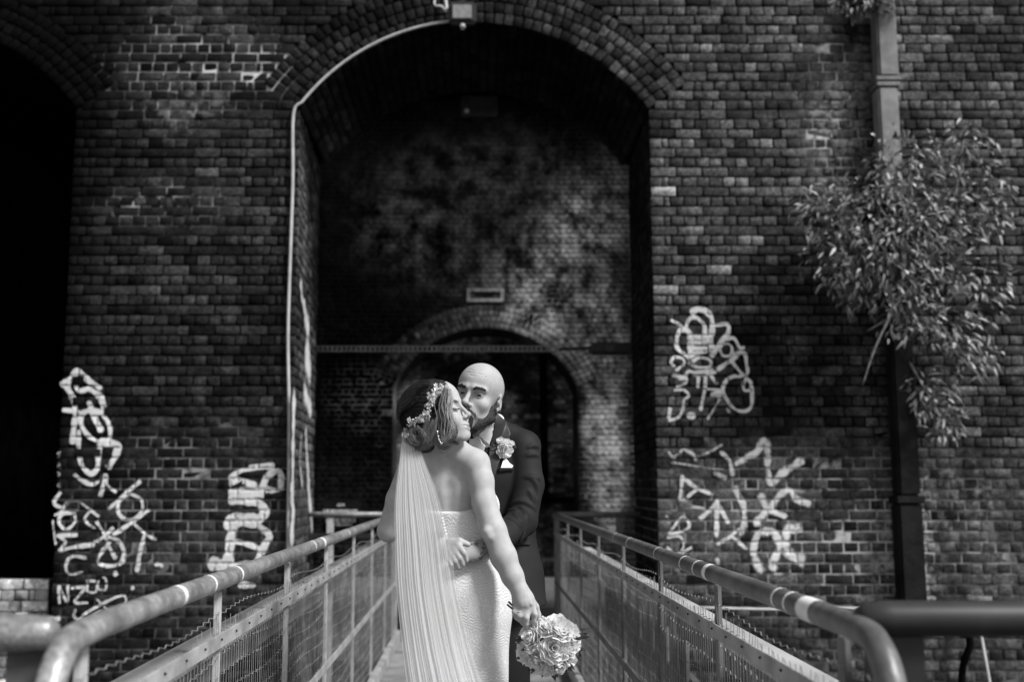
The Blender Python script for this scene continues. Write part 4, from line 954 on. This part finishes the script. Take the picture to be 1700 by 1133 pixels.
lay('breast_pocket', [(828, 777), (853, 776), (853, 781), (829, 783)], M_SUIT, SJ, .008, jacket, .003)
lay('pocket_flap', [(860, 905), (871, 883), (881, 906)], M_SUIT, SJ, .010, jacket, .003)
# buttonhole: white rose with sprigs
M_PETAL = N('petal', .8, .08); M_PETAL.color(M_PETAL.remap(M_PETAL.noise(40, 3), .3, .7, .8, .9))
_tl = M_PETAL.new('ShaderNodeBsdfTranslucent'); _tl.inputs[0].default_value = (.85, .85, .85, 1); _mx = M_PETAL.new('ShaderNodeMixShader'); _mx.inputs[0].default_value = .4
M_PETAL.L(M_PETAL.p.outputs[0], _mx.inputs[1]); M_PETAL.L(_tl.outputs[0], _mx.inputs[2]); M_PETAL.L(_mx.outputs[0], M_PETAL.out.inputs[0]); M_PETAL = M_PETAL.m
M_LEAFB = simple('bouquet_leaf', .06, .5, .4, .4, 60)
def rose(c, ax, r, layers=5, open_=1., seed=0):
    """spiral of cupped petals about the axis ax"""
    g = np.random.default_rng(seed); ax = nrm(ax); a = nrm(np.cross(ax, (0.3, .2, .9))); b = np.cross(ax, a); V, F, k = [], [], 0
    for L_ in range(layers):
        t = (L_+.6)/layers; n = 3+L_; rad = r*(.14+.86*t**1.05)
        for i in range(n):
            th0 = i/n*2*math.pi+L_*1.1+g.normal(0, .2); half = math.pi/n*1.35; nu, nv = 9, 6; rf = g.uniform(.85, 1.12); p1, p2 = g.uniform(0, 6, 2); h0 = r*(.62-.5*t**2*open_)*g.uniform(.9, 1.1)
            for v_ in range(nv):
                f = v_/(nv-1)
                for u_ in range(nu):
                    e = (u_/(nu-1)-.5)*2; th = th0+e*half; curl = .22*max(0, f-.55)*t*r*2*open_
                    rr = rf*rad*(.25+.75*math.sin(min(1, f*1.15)*math.pi/2))*(1+.06*e*e)+curl+(.03+.05*t*f)*r*math.sin(e*6+p1)
                    z = -.45*r+(h0+.45*r)*f*(1-.22*e*e*f)-curl*.5+(.04+.07*t)*r*math.sin(e*5+p2)*f
                    V.append(np.asarray(c)+rr*(math.cos(th)*a+math.sin(th)*b)+z*ax)
            q = np.arange(nu*nv).reshape(nv, nu)+k; F += np.stack([q[:-1, :-1], q[:-1, 1:], q[1:, 1:], q[1:, :-1]], -1).reshape(-1, 4).tolist(); k += nu*nv
    return np.array(V), F
def petals_obj(name, V, F, mat, par): return mk(name, V, F, mat, par, True)
bt_y = SJ.hit(836, 747)-.03
bn = petals_obj('buttonhole_rose', *rose(U(837, 747, bt_y), (.35, -.9, -.25), .031, 4, .8, 3), M_PETAL, jacket)
for i, (px, py, r) in enumerate(((831, 733, .016), (842, 735, .014), (850, 737, .011), (846, 741, .010))): petals_obj('small_bloom', *rose(U(px, py, bt_y+.005), (.1*(i-1), -.8, .5), r, 3, .9, 20+i), M_PETAL, bn)
for i, (px, py, qx, qy) in enumerate(((828, 741, 815, 748), (832, 750, 822, 760), (826, 745, 818, 738), (852, 742, 858, 744))):
    a, b = U(px, py, bt_y+.012), U(qx, qy, bt_y+.005); d = nrm(b-a); sd_ = nrm(np.cross(d, (0, 1, 0))); L_ = np.linalg.norm(b-a); 
    v = [a, a+d*L_*.4+sd_*.009, a+d*L_*.4-sd_*.009+(0, .003, 0), b]; mk('leaf', v+[a+d*L_*.4+(0, -.004, 0)], [(0, 4, 1), (0, 2, 4), (1, 4, 3), (4, 2, 3)], M_LEAFB, bn, True)
# trousers and shoes
ST = SDF(np.arange(-.2, .36, .007), np.arange(3.8, 4.35, .007), np.arange(-.02, 1.1, .008))
ST.ell(U(816, 985, 4.06), (.165, .115, .14), k=.05)
for (hx, kx, ax_) in ((838, .115, .13), (790, -.07, -.08)):
    h_ = U(hx, 1015, 4.06); ST.chain([h_, (kx, 4.05, .50), (ax_, 4.08, .09)], [.098, .075, .062], .03)
V, F = ST.mesh(1); mk('trousers', V, F, M_SUIT, groom, True)
for xx in (.13, -.08):
    s_ = SDF(np.arange(xx-.08, xx+.08, .006), np.arange(3.78, 4.2, .006), np.arange(-.012, .14, .006)); s_.cone((xx, 4.09, .035), (xx, 3.9, .03), .036, .036, .02); s_.cone((xx, 4.09, .04), (xx, 4.08, .11), .036, .04, .02); s_.cut((0, 0, .002), (0, 0, -1))
    V, F = s_.mesh(1); mk('shoe', V, F, M_BLK, groom, True)
# ---------------------------------------------------------------- bride
BH = Head(U(726, 689, 3.66), (.88, -.38, .28), (-.32, .03, 1.), .965)
SB_ = SDF(np.arange(-.37, .26, .0032), np.arange(3.50, 4.02, .0034), vary(.80, 1.78, .0025, .0034, 1.56))
build_head(SB_, BH, False, True, True)
nb_ = U(744, 745, 3.72); SB_.cone(BH.w(-.0, -.02, -.07), nb_, .046, .047, .02)
shr, shl = U(791, 771, 3.685), U(684, 772, 3.745)
SB_.cone(nb_, shr+(-.012, .0, .004), .045, .046, .03); SB_.cone(nb_, shl+(.012, 0, .004), .045, .044, .03)
SB_.cone(U(736, 740, 3.71), U(770, 760, 3.69), .036, .03, .03); SB_.cone(U(736, 742, 3.72), U(706, 760, 3.73), .036, .03, .03)
TA = rotz(-.42)
SB_.ell(U(741, 812, 3.772), (.132, .098, .175), TA, .035); SB_.ell(U(755, 880, 3.775), (.118, .088, .12), TA, .04)
SB_.ell(U(770, 800, 3.712), (.05, .032, .075), rotz(-.2), .03); SB_.ell(U(712, 802, 3.735), (.048, .03, .075), rotz(-.5), .03)       # shoulder blades
SB_.chain([U(741, 762, 3.655), U(744, 810, 3.655), U(750, 870, 3.67)], [.005, .006, .007], .03, sub=True)               # spine
SB_.chain([U(781, 785, 3.64), U(787, 818, 3.645)], [.004, .003], .02, sub=True)
# right arm, elbow, hand
A_ = [shr, U(799, 800, 3.665), U(804, 836, 3.645), U(820, 882, 3.615), U(836, 925, 3.60), U(851, 958, 3.59), U(863, 982, 3.582)]
SB_.chain(A_, [.047, .041, .0395, .040, .0415, .0345, .0275], .015, .02)
SB_.cone(U(809, 884, 3.580), U(813, 892, 3.578), .016, .014, .014)                                                          # point of the elbow

SB_.chain([U(864, 984, 3.580), U(869, 1000, 3.572)], [.028, .029], .012); SB_.ell(U(870, 1000, 3.572), (.036, .017, .04), np.stack([nrm((1, 0, .18)), (0, 1, 0), nrm((-.18, 0, 1))], 1), .012)
for (pts, r) in (([(884, 1007, 3.570), (888, 1021, 3.560), (886, 1032, 3.566), (885, 1041, 3.585)], .0088), ([(875, 1012, 3.566), (874, 1027, 3.552), (873, 1037, 3.560), (872, 1045, 3.580)], .0094),
                 ([(866, 1011, 3.566), (862, 1023, 3.556), (865, 1031, 3.566), (869, 1037, 3.590)], .0090), ([(858, 1007, 3.570), (854, 1017, 3.562), (857, 1026, 3.572), (863, 1032, 3.594)], .0080)):
    SB_.chain([U(*p) for p in pts], [r+.0012, r+.0008, r, r*.84], .0025, .011)
SB_.chain([U(876, 992, 3.590), U(889, 1008, 3.600), U(893, 1022, 3.605), U(894, 1033, 3.606)], [.017, .0115, .0105, .009], .004, .014)
for (a, b) in (((866, 990), (866, 1006)), ((872, 990), (875, 1007)), ((877, 990), (882, 1004))): SB_.cone(U(*a, 3.556), U(*b, 3.551), .0015, .003, .009)     # tendons
# left arm: round his back
SB_.chain([shl, U(661, 830, 3.765), U(645, 882, 3.80), U(668, 874, 3.95), U(705, 866, 3.99)], [.045, .040, .037, .033, .026], .015, .02)
V, F = SB_.mesh(1); Lh = BH.loc(V); hd = Lh[:, 2] > -.135; tone = np.ones(len(V))
tone -= .48*gauss(Lh, (0, .1, -.0765), (.026, .022, .0095))*hd
for x in (-1, 1):
    for t in np.linspace(0, 1, 9):
        tone -= .55*gauss(Lh, (x*(.019+.028*t), .089-.008*t*t, -.0052-.003*math.sin(t*3.1)+.003*t), (.003, .012, .0017))*hd
        tone -= .32*gauss(Lh, (x*(.014+.034*t), .093-.018*t*t, .0165+.006*math.sin(t*2.5)), (.0045, .014, .0026))*hd
tone = np.clip(tone, .12, 1.2); M_BSKIN = skin_mat('bride_skin', .37)
bride = mk('person', V, F, M_BSKIN, None, True, attrs={'tone': tone})
tag(bride, 'woman in a white lace strapless dress and long veil, eyes closed, holding a bouquet', 'person')
fx = []; 
for x in (-1, 1):
    ln = [BH.w(x*(.019+.029*t), .0905-.0085*t*t, -.0062-.0032*math.sin(t*3.1)+.004*t) for t in np.linspace(0, 1, 8)]; fx.append(ln)
    for i in range(26):
        t = rng.random(); p = np.array((x*(.02+.028*t), .0905-.0085*t*t, -.0068-.003*math.sin(t*3.1)+.004*t)); fx.append([BH.w(*p), BH.w(*(p+(x*.002*t, .004, -.0022))), BH.w(*(p+(x*.004*t, .0055, -.003)))])
tag(strands(fx, .0011, 4).build('eyelashes', M_HAIRD, bride, True), kind='stuff')
fx = []
for x in (-1, 1):
    for i in range(90):
        t = rng.random(); p = np.array((x*(.013+.036*t), .0935-.0175*t*t, .0165+.0065*math.sin(t*2.5)+rng.normal(0, .0014))); d = np.array((x*.007, -.0012, .003-.006*t)); fx.append([BH.w(*p), BH.w(*(p+d*.5+(0, .0008, 0))), BH.w(*(p+d))])
tag(strands(fx, .0008, 4).build('eyebrows', simple('brow_brown', .06, .5, .3, .3, 40), bride, True), kind='stuff')
mk('teeth', *tube(smoothpath([BH.w(q*.019, .0958-10*(q*.019)**2, -.0745+.0045*q*q) for q in np.linspace(-1, 1, 7)], 3), .0024, 8), simple('teeth', .75, .3, .5, .03, 30), bride, True)
tag(strands([[BH.w(q*.0255, .0975-13*(q*.0255)**2, -.0722+.0085*q*q) for q in np.linspace(-1, 1, 9)]], .0011, 5).build('lip_line', simple('lip_shadow_line', .05, .5), bride, True), kind='stuff')
# dress
SD = SDF(np.arange(-.36, .34, .0042), np.arange(3.45, 4.12, .0044), np.arange(.42, 1.56, .0044))
SD.ell(U(744, 828, 3.775), (.139, .105, .16), TA, .03); SD.ell(U(757, 880, 3.775), (.126, .098, .12), TA, .04); SD.ell(U(768, 915, 3.78), (.126, .105, .10), TA, .05)
SD.ell(U(765, 985, 3.785), (.152, .135, .16), TA, .06); SD.ell(U(760, 975, 3.735), (.125, .105, .10), TA, .05); SD.ell(U(790, 985, 3.775), (.112, .11, .15), None, .05)
SD.ell(U(806, 842, 3.835), (.05, .05, .06), None, .03); SD.ell(U(760, 832, 3.90), (.06, .055, .062), None, .02)
SD.cone(U(768, 1030, 3.785), (-.045, 3.79, .38), .138, .118, .06); SD.cone(U(786, 1030, 3.785), (-.01, 3.79, .38), .112, .11, .06)
zb = U(760, 853, 3.66)[2]; zf = U(828, 812, 3.82)[2]; SD.cut((U(760, 853, 3.66)), nrm((-.06, -(zf-zb)/.22, 1.)))
def lace_mat():
    n = N('lace', .75, .25); p = n.pos(); nd = n.new('ShaderNodeTexNoise'); nd.inputs['Scale'].default_value = 14; n.L(p, nd.inputs['Vector']); p = n.vmath('ADD', p, n.vmath('MULTIPLY', n.vmath('SUBTRACT', nd.outputs[1], (.5, .5, .5)), (.05, .05, .05)))
    mp = n.new('ShaderNodeMapping'); mp.inputs['Rotation'].default_value = (.3, .5, .2); n.L(p, mp.inputs[0])
    v = n.new('ShaderNodeTexVoronoi'); v.feature = 'DISTANCE_TO_EDGE'; v.inputs['Scale'].default_value = 130; n.L(mp.outputs[0], v.inputs['Vector'])
    v2 = n.new('ShaderNodeTexVoronoi'); v2.feature = 'F1'; v2.inputs['Scale'].default_value = 75; n.L(p, v2.inputs['Vector'])
    sp = n.new('ShaderNodeSeparateXYZ'); n.L(p, sp.inputs[0])
    zig = n.math('ADD', n.math('MULTIPLY', sp.outputs[2], 620.), n.math('MULTIPLY', n.math('PINGPONG', n.math('MULTIPLY', sp.outputs[0], 95.), 1.), 4.))
    wv = n.math('SINE', zig); band = n.math('SINE', n.math('ADD', n.math('MULTIPLY', sp.outputs[2], 44.), n.math('MULTIPLY', sp.outputs[0], 22.)))
    net = n.remap(v.outputs[0], .02, .14, 1., .0); dots = n.math('SINE', n.math('MULTIPLY', v2.outputs[0], 42.))
    pat = n.mix(n.remap(band, -1.3, .4), n.math('MULTIPLY', n.remap(wv, -.5, .5), .6), n.math('MAXIMUM', net, n.remap(dots, .2, .8, 0, .8)))
    n.color(n.mix(pat, .55, .8)); n.bump(pat, .5, .004); return n.m
M_LACE = lace_mat()
V, F = SD.mesh(2); dress = mk('dress', V, F, M_LACE, bride, True)
# skirt below the knee, flaring to the deck
V, F, nu = [], [], 64
for i, z in enumerate(np.linspace(.47, .012, 14)):
    t = i/13; r = .122+.26*t**1.7; cx_ = -.03*(1-t)-.04*t; cy_ = 3.79-.06*t
    for j in range(nu):
        a = j/nu*2*math.pi; rr = r*(1+.06*t*math.sin(7*a+1)+.03*t*math.sin(13*a)); V.append((cx_+rr*math.cos(a)*1.03, cy_+rr*math.sin(a), z))
q = np.arange(14*nu).reshape(14, nu); q2 = np.roll(q, -1, 1); F = np.stack([q[:-1], q[1:], q2[1:], q2[:-1]], -1).reshape(-1, 4)
mk('skirt_hem', np.array(V), F, M_LACE, dress, True)
# covered buttons down the back
for i in range(13):
    px, py = 734+i*1.15, 862+i*5.2; h_ = SD.hit(px, py)
    if h_:
        bm = bmesh.new(); bmesh.ops.create_icosphere(bm, subdivisions=2, radius=.0042); v = np.array([q.co[:] for q in bm.verts])+U(px, py, h_-.002); f = [[q.index for q in p.verts] for p in bm.faces]; bm.free(); mk('button', v, f, M_SHIRT, dress, True)
# top edge trim
# ring and hand jewellery
mk('ring', *tube([U(862+6.0*math.cos(t)*.75, 1018.5+1.6*math.sin(t), 3.5575+.0085*math.sin(t)) for t in np.linspace(0, 6.2832, 17)], .0012, 6, False), simple('silver', .8, .2, .6, .05, 20, metal=.8), bride, True)
# hair: body of the updo
SH = SDF(np.arange(-.30, .02, .003), np.arange(3.50, 3.86, .003), np.arange(1.44, 1.80, .003))
BH.E(SH, (0, -.036, .042), (.083, .092, .088), .01); BH.E(SH, (0, -.005, .055), (.078, .085, .072), .02); BH.E(SH, (0, -.09, .02), (.07, .05, .07), .03); BH.E(SH, (-.0, -.085, -.045), (.062, .045, .05), .03)
BH.E(SH, (-.03, -.06, -.085), (.042, .035, .035), .025)
BH.E(SH, (-.068, -.02, -.03), (.02, .045, .06), .02); BH.E(SH, (.068, -.02, -.03), (.02, .045, .06), .02)
BH.C(SH, (-.02, .056, .082), (-.062, .036, .03), .017, .019, .02); BH.C(SH, (.0, .05, .078), (.045, .046, .045), .016, .012, .02)
BH.E(SH, (0, .10, .0), (.078, .068, .088), .012, True); BH.E(SH, (-.05, .085, -.04), (.05, .05, .09), .012, True)
V, F = SH.mesh(1); Lq = BH.loc(V)
gr = np.sin(Lq[:, 2]*420+Lq[:, 0]*160+3*np.sin(Lq[:, 1]*60)); Nn = V-BH.w(0, -.03, .0); Nn /= np.linalg.norm(Nn, axis=1)[:, None]; V = V+Nn*(gr*.0012)[:, None]
M_HAIR = N('brown_hair', .45, .22); M_HAIR.color(M_HAIR.remap(M_HAIR.noise(70, 4), .4, .75, .005, .022)); M_HAIR.bump(M_HAIR.noise(300, 3), .5, .003); M_HAIR = M_HAIR.m
M_HAIRL = simple('fair_hair', .36, .38, .5, .35, 60); M_HAIRM = simple('mid_hair', .1, .38, .5, .4, 60)
hair = mk('hair', V, F, M_HAIR, bride, True)
# flow strands over the updo
ps = []
for i in range(600):
    a = rng.uniform(-1.2, 3.6); el = rng.uniform(.1, 1.3)
    p0 = np.array((rng.normal(-.02, .035), .035-.04*rng.random(), .098+rng.normal(0, .004))); p3 = np.array((rng.normal(-.01, .03), -.115+rng.normal(0, .01), -.04+rng.normal(0, .03)))
    side = rng.uniform(-1, .6); mid = np.array((side*.088, -.03, .05+.055*(1-abs(side)))); mid2 = np.array((side*.082, -.095, .03+.03*(1-abs(side))))
    ps.append([BH.w(*p0), BH.w(*(mid*.5+p0*.5+np.array((side*.012, .0, .010)))), BH.w(*(mid*1.04)), BH.w(*(mid2*1.05)), BH.w(*p3)])
tag(strands(ps, .0008, 4).build('hair_strands', M_HAIR, hair, True), kind='stuff')
def zA(x, y, Y): return U(660+x/7.08, 620+y/7.08, Y)
def bundle(path, n, spread, r, seed):
    g = np.random.default_rng(seed); out = []
    for i in range(n):
        o0 = g.normal(0, 1, 3)*spread*np.array((1, .8, 1)); ph = g.uniform(0, 6)
        out.append([p+o0*(.35+.9*math.sin(math.pi*min(1, (j+.5)/len(path))))+g.normal(0, spread*.22, 3) for j, p in enumerate(path)])
    return out
LOCKS = [([(575, 170), (530, 270), (512, 400), (545, 540), (535, 680), (545, 790), (600, 830)], 3.575, 14, .0035), ([(590, 175), (565, 320), (590, 470), (640, 590), (682, 690), (650, 770), (570, 810)], 3.57, 14, .0035),
         ([(600, 185), (590, 380), (632, 510), (622, 640), (600, 750), (560, 780)], 3.565, 12, .003), ([(560, 180), (500, 330), (510, 480), (540, 620), (600, 720), (640, 800), (720, 830)], 3.58, 12, .004),
         ([(570, 175), (555, 330), (570, 520), (600, 650), (650, 760)], 3.57, 10, .004), ([(610, 180), (625, 300), (600, 430), (615, 560), (660, 650), (670, 740)], 3.566, 8, .003)]
for mat_, nm, ids in ((M_HAIRL, 'fair_locks', (0, 2, 5)), (M_HAIRM, 'brown_locks', (1, 4)), (M_HAIR, 'dark_locks', (3,))):
    ll = []
    for i in ids:
        pts, Y, n, sp = LOCKS[i]; ll += bundle([zA(x, y, Y-.012*math.sin(j/len(pts)*3)) for j, (x, y) in enumerate(pts)], n+14, sp*1.5, .001, 40+i)
    tag(strands(ll, .0007, 4).build(nm, mat_, hair, True), kind='stuff')
ll = []
for i, (pts, Y, n) in enumerate((([(860, 400), (930, 470), (930, 540), (890, 630)], 3.74, 4), ([(850, 470), (905, 530), (900, 590), (880, 640)], 3.735, 3))):
    ll += bundle([zA(x, y, Y) for x, y in pts], n, .003, .001, 60+i)
tag(strands(ll, .0006, 4).build('far_locks', M_HAIRL, hair, True), kind='stuff')
ll = []
for i, (pts, Y, n) in enumerate((([(350, 560), (320, 680), (310, 790), (240, 820), (180, 770), (165, 690), (220, 650)], 3.555, 9), ([(420, 560), (390, 640), (340, 730), (300, 820), (250, 880)], 3.56, 9), ([(90, 660), (100, 740), (150, 790), (230, 850), (270, 900)], 3.575, 8),
                                 ([(240, 640), (300, 710), (320, 770), (290, 830)], 3.55, 7), ([(460, 540), (450, 660), (420, 760), (340, 860), (260, 900)], 3.565, 10), ([(380, 640), (300, 760), (240, 840), (210, 900)], 3.57, 8), ([(500, 700), (470, 800), (520, 860), (620, 850)], 3.58, 8))):
    ll += bundle([zA(x, y, Y) for x, y in pts], n+26, .006, .001, 80+i)
tag(strands(ll, .0007, 4).build('nape_curls', M_HAIRM, hair, True), kind='stuff')
# hair vine of crystals, pearls and small leaves
HV = B(); HVP = B(); path = smoothpath([zA(x, y, 0) for x, y in ((545, 165), (480, 190), (415, 265), (385, 350), (345, 450), (270, 545), (205, 600), (125, 560))], 10)
def ico(c, r): 
    bm = bmesh.new(); bmesh.ops.create_icosphere(bm, subdivisions=1, radius=r); v = np.array([q.co[:] for q in bm.verts])+c; f = [[q.index for q in p.verts] for p in bm.faces]; bm.free(); return v, f
for i in range(150):
    t = rng.random(); base = np.array((545, 165)) ; k = t*7; pp = ((545, 165), (480, 190), (415, 265), (385, 350), (345, 450), (270, 545), (205, 600), (125, 560)); j = min(6, int(k)); f = k-j
    x = pp[j][0]*(1-f)+pp[j+1][0]*f+rng.normal(0, 26); y = pp[j][1]*(1-f)+pp[j+1][1]*f+rng.normal(0, 26); px, py = 660+x/7.08, 620+y/7.08
    h_ = SH.hit(px, py)
    if h_ is None: continue
    c = U(px, py, h_-rng.uniform(.004, .016)); ty = rng.random()
    if ty < .35: HVP.raw(*ico(c, rng.uniform(.0022, .004)))
    else:
        n = 5; r = rng.uniform(.005, .0095); ax = nrm((rng.normal(0, .5), -1, rng.normal(.2, .5))); a = nrm(np.cross(ax, (.2, .1, 1))); b_ = np.cross(ax, a)
        for q in range(n):
            th = q/n*6.283+rng.normal(0, .2); d = math.cos(th)*a+math.sin(th)*b_; s_ = np.cross(ax, d)
            HV.raw([c, c+d*r*.55+s_*r*.3+ax*r*.2, c+d*r+ax*r*.35, c+d*r*.55-s_*r*.3+ax*r*.2], [(0, 1, 2, 3)])
        HVP.raw(*ico(c+ax*.002, r*.24))
M_CRYS = simple('crystal', .6, .15, .8, .3, 200, metal=.5); M_PEARL = simple('pearl', .75, .2, .6, .05, 50)
vine = tag(HV.build('hair_vine', M_CRYS, bride), kind='stuff'); tag(HVP.build('pearls', M_PEARL, vine, True), kind='stuff')
er = B()
for i, (x, y) in enumerate(((468, 690), (470, 715), (478, 745), (484, 770), (492, 792), (502, 812), (512, 828))): er.raw(*ico(zA(x, y, 3.56), .0032 if i % 2 else .0045))
tag(er.build('drop_earring', M_CRYS, bride, True), kind='stuff')
# veil: two pleated layers of tulle
def tulle():
    n = N('tulle', .8, .1); n.color(.9); tr = n.new('ShaderNodeBsdfTransparent'); tl = n.new('ShaderNodeBsdfTranslucent'); tl.inputs[0].default_value = (.8, .8, .8, 1)
    m1 = n.new('ShaderNodeMixShader'); m1.inputs[0].default_value = .6; n.L(n.p.outputs[0], m1.inputs[1]); n.L(tl.outputs[0], m1.inputs[2])
    m2 = n.new('ShaderNodeMixShader'); n.L(n.attr('opac'), m2.inputs[0]); n.L(tr.outputs[0], m2.inputs[1]); n.L(m1.outputs[0], m2.inputs[2]); n.L(m2.outputs[0], n.out.inputs[0]); return n.m
M_TULLE = tulle()
veil = empty('veil', tuple(U(677, 725, 3.6)), 'x', 'x'); COL.objects.unlink(veil); bpy.data.objects.remove(veil)
LE = [(669, 722), (664, 760), (656, 830), (656, 900), (659, 980), (668, 1070), (676, 1133), (690, 1240), (700, 1420)]
RE = [(690, 724), (705, 765), (730, 830), (746, 900), (758, 980), (778, 1070), (797, 1133), (830, 1240), (880, 1420)]
YV = [3.585, 3.57, 3.555, 3.54, 3.525, 3.50, 3.475, 3.43, 3.36]
for lay_ in range(3):
    g = np.random.default_rng(100+lay_); ph = g.uniform(0, 6, 4); nu, nv = 190, 60; V, O = [], []; fr = g.uniform(2.5, 28, 14); fp = g.uniform(0, 6.28, 14); fd = g.normal(0, 1.3, 14); fa = 1.6/fr**1.05
    le, re, yv = smoothpath(LE, 10), smoothpath(RE, 10), smoothpath([(y, 0) for y in YV], 10)[:, 0]; tt = np.linspace(0, len(le)-1, nv)
    shr_ = (0, .06, .14)[lay_]
    for i in range(nv):
        k = tt[i]; a = np.array([np.interp(k, np.arange(len(le)), le[:, c]) for c in (0, 1)]); b_ = np.array([np.interp(k, np.arange(len(re)), re[:, c]) for c in (0, 1)]); Y = np.interp(k, np.arange(len(yv)), yv); v_ = i/(nv-1)
        amp = .002+.008*v_
        for j in range(nu):
            u = j/(nu-1); uu = shr_*.5+u*(1-shr_); f = float((fa*np.sin(6.2832*fr*u+fp+fd*v_*2.2)).sum())
            uu += .010*math.cos(2*math.pi*5.3*u+ph[1]+v_)*(.5+v_); p = a+(b_-a)*uu
            pt = U(p[0], p[1], Y+lay_*.008+f*amp-.03*math.sin(math.pi*u)*v_); pt[2] = max(pt[2], .01+.003*lay_+.002*math.sin(j)); V.append(pt)
            e = min(u, 1-u)*nu; O.append(.60-.40*u*u+.05*math.sin(17*u+ph[3]+v_)+.03*math.sin(43*u+ph[0]-v_)+.02*math.sin(97*u+ph[1])+(.25 if e < 1.5 else 0)+.12*max(0, .25-v_)*4)
    q = np.arange(nu*nv).reshape(nv, nu); F = np.stack([q[:-1, :-1], q[1:, :-1], q[1:, 1:], q[:-1, 1:]], -1).reshape(-1, 4)
    mk('veil', np.array(V), F, M_TULLE, bride, True, attrs={'opac': np.clip(O, .1, .9)})
cb = B()
for i in range(10): cb.box(U(668+i*2.4, 722+.6*i, 3.578), (.003, .006, .016))
tag(cb.build('veil_comb', M_CRYS, bride), kind='stuff')

# ---------------------------------------------------------------- bouquet
bq = empty('bouquet', tuple(U(905, 1075, 3.58)), 'round bouquet of white roses and small leaves in the woman\'s hand', 'bouquet')
C0 = U(912, 1068, 3.61)
spec = [((-32, -10), .042), ((-40, 18), .036), ((-22, 26), .040), ((6, 4), .046), ((18, -26), .046), ((-4, -28), .036), ((32, 8), .032), ((38, -16), .034), ((14, 32), .036), ((34, 26), .030), ((-8, 40), .032), ((42, 2), .026), ((-44, -4), .028)]
for i, ((dx, dy), r) in enumerate(spec):
    rr = math.hypot(dx, dy)/52; dep = -.085*math.sqrt(max(0.04, 1-min(1, rr)**2)); c = C0+np.array((dx/515, dep+.03, -dy/515)); ax = nrm(np.array((dx/486, -.07, -dy/486+.015)))
    petals_obj('rose', *rose(c, ax, r, 5 if r > .034 else 4, 1., 200+i), M_PETAL, bq)
fill = B()
for i in range(90):
    th = rng.uniform(-3.6, .5); rr = rng.uniform(.07, .1); c = C0+np.array((math.cos(th)*rr, rng.uniform(-.03, .06), math.sin(th)*rr*.92)); d = nrm(np.array((math.cos(th), rng.normal(-.1, .4), math.sin(th)))+rng.normal(0, .35, 3)); s_ = nrm(np.cross(d, (0, 1, .2))); L_ = rng.uniform(.015, .04)
    fill.raw([c-d*.01, c+d*L_*.5+s_*L_*.2, c+d*L_, c+d*L_*.5-s_*L_*.2], [(0, 1, 2, 3)])
tag(fill.build('leaves', M_LEAFB, bq), kind='stuff')
fl2 = B()
for i in range(40):
    th = rng.uniform(0, 6.283); rr = rng.uniform(.05, .092); c = C0+np.array((math.cos(th)*rr, -.03+rng.uniform(-.03, .03), math.sin(th)*rr)); fl2.raw(*ico(c, rng.uniform(.004, .009)))
tag(fl2.build('small_buds', M_PETAL, bq, True), kind='stuff')
for k in range(6):
    o_ = rng.normal(0, .008, 3); mk('stem', *tube([C0+o_*.4+(0, .03, -.0), U(884, 1036, 3.595)+o_, U(862, 1012, 3.612)+o_*1.3, U(848, 996, 3.62)+o_*2], .0032, 6), M_LEAFB, bq, True)
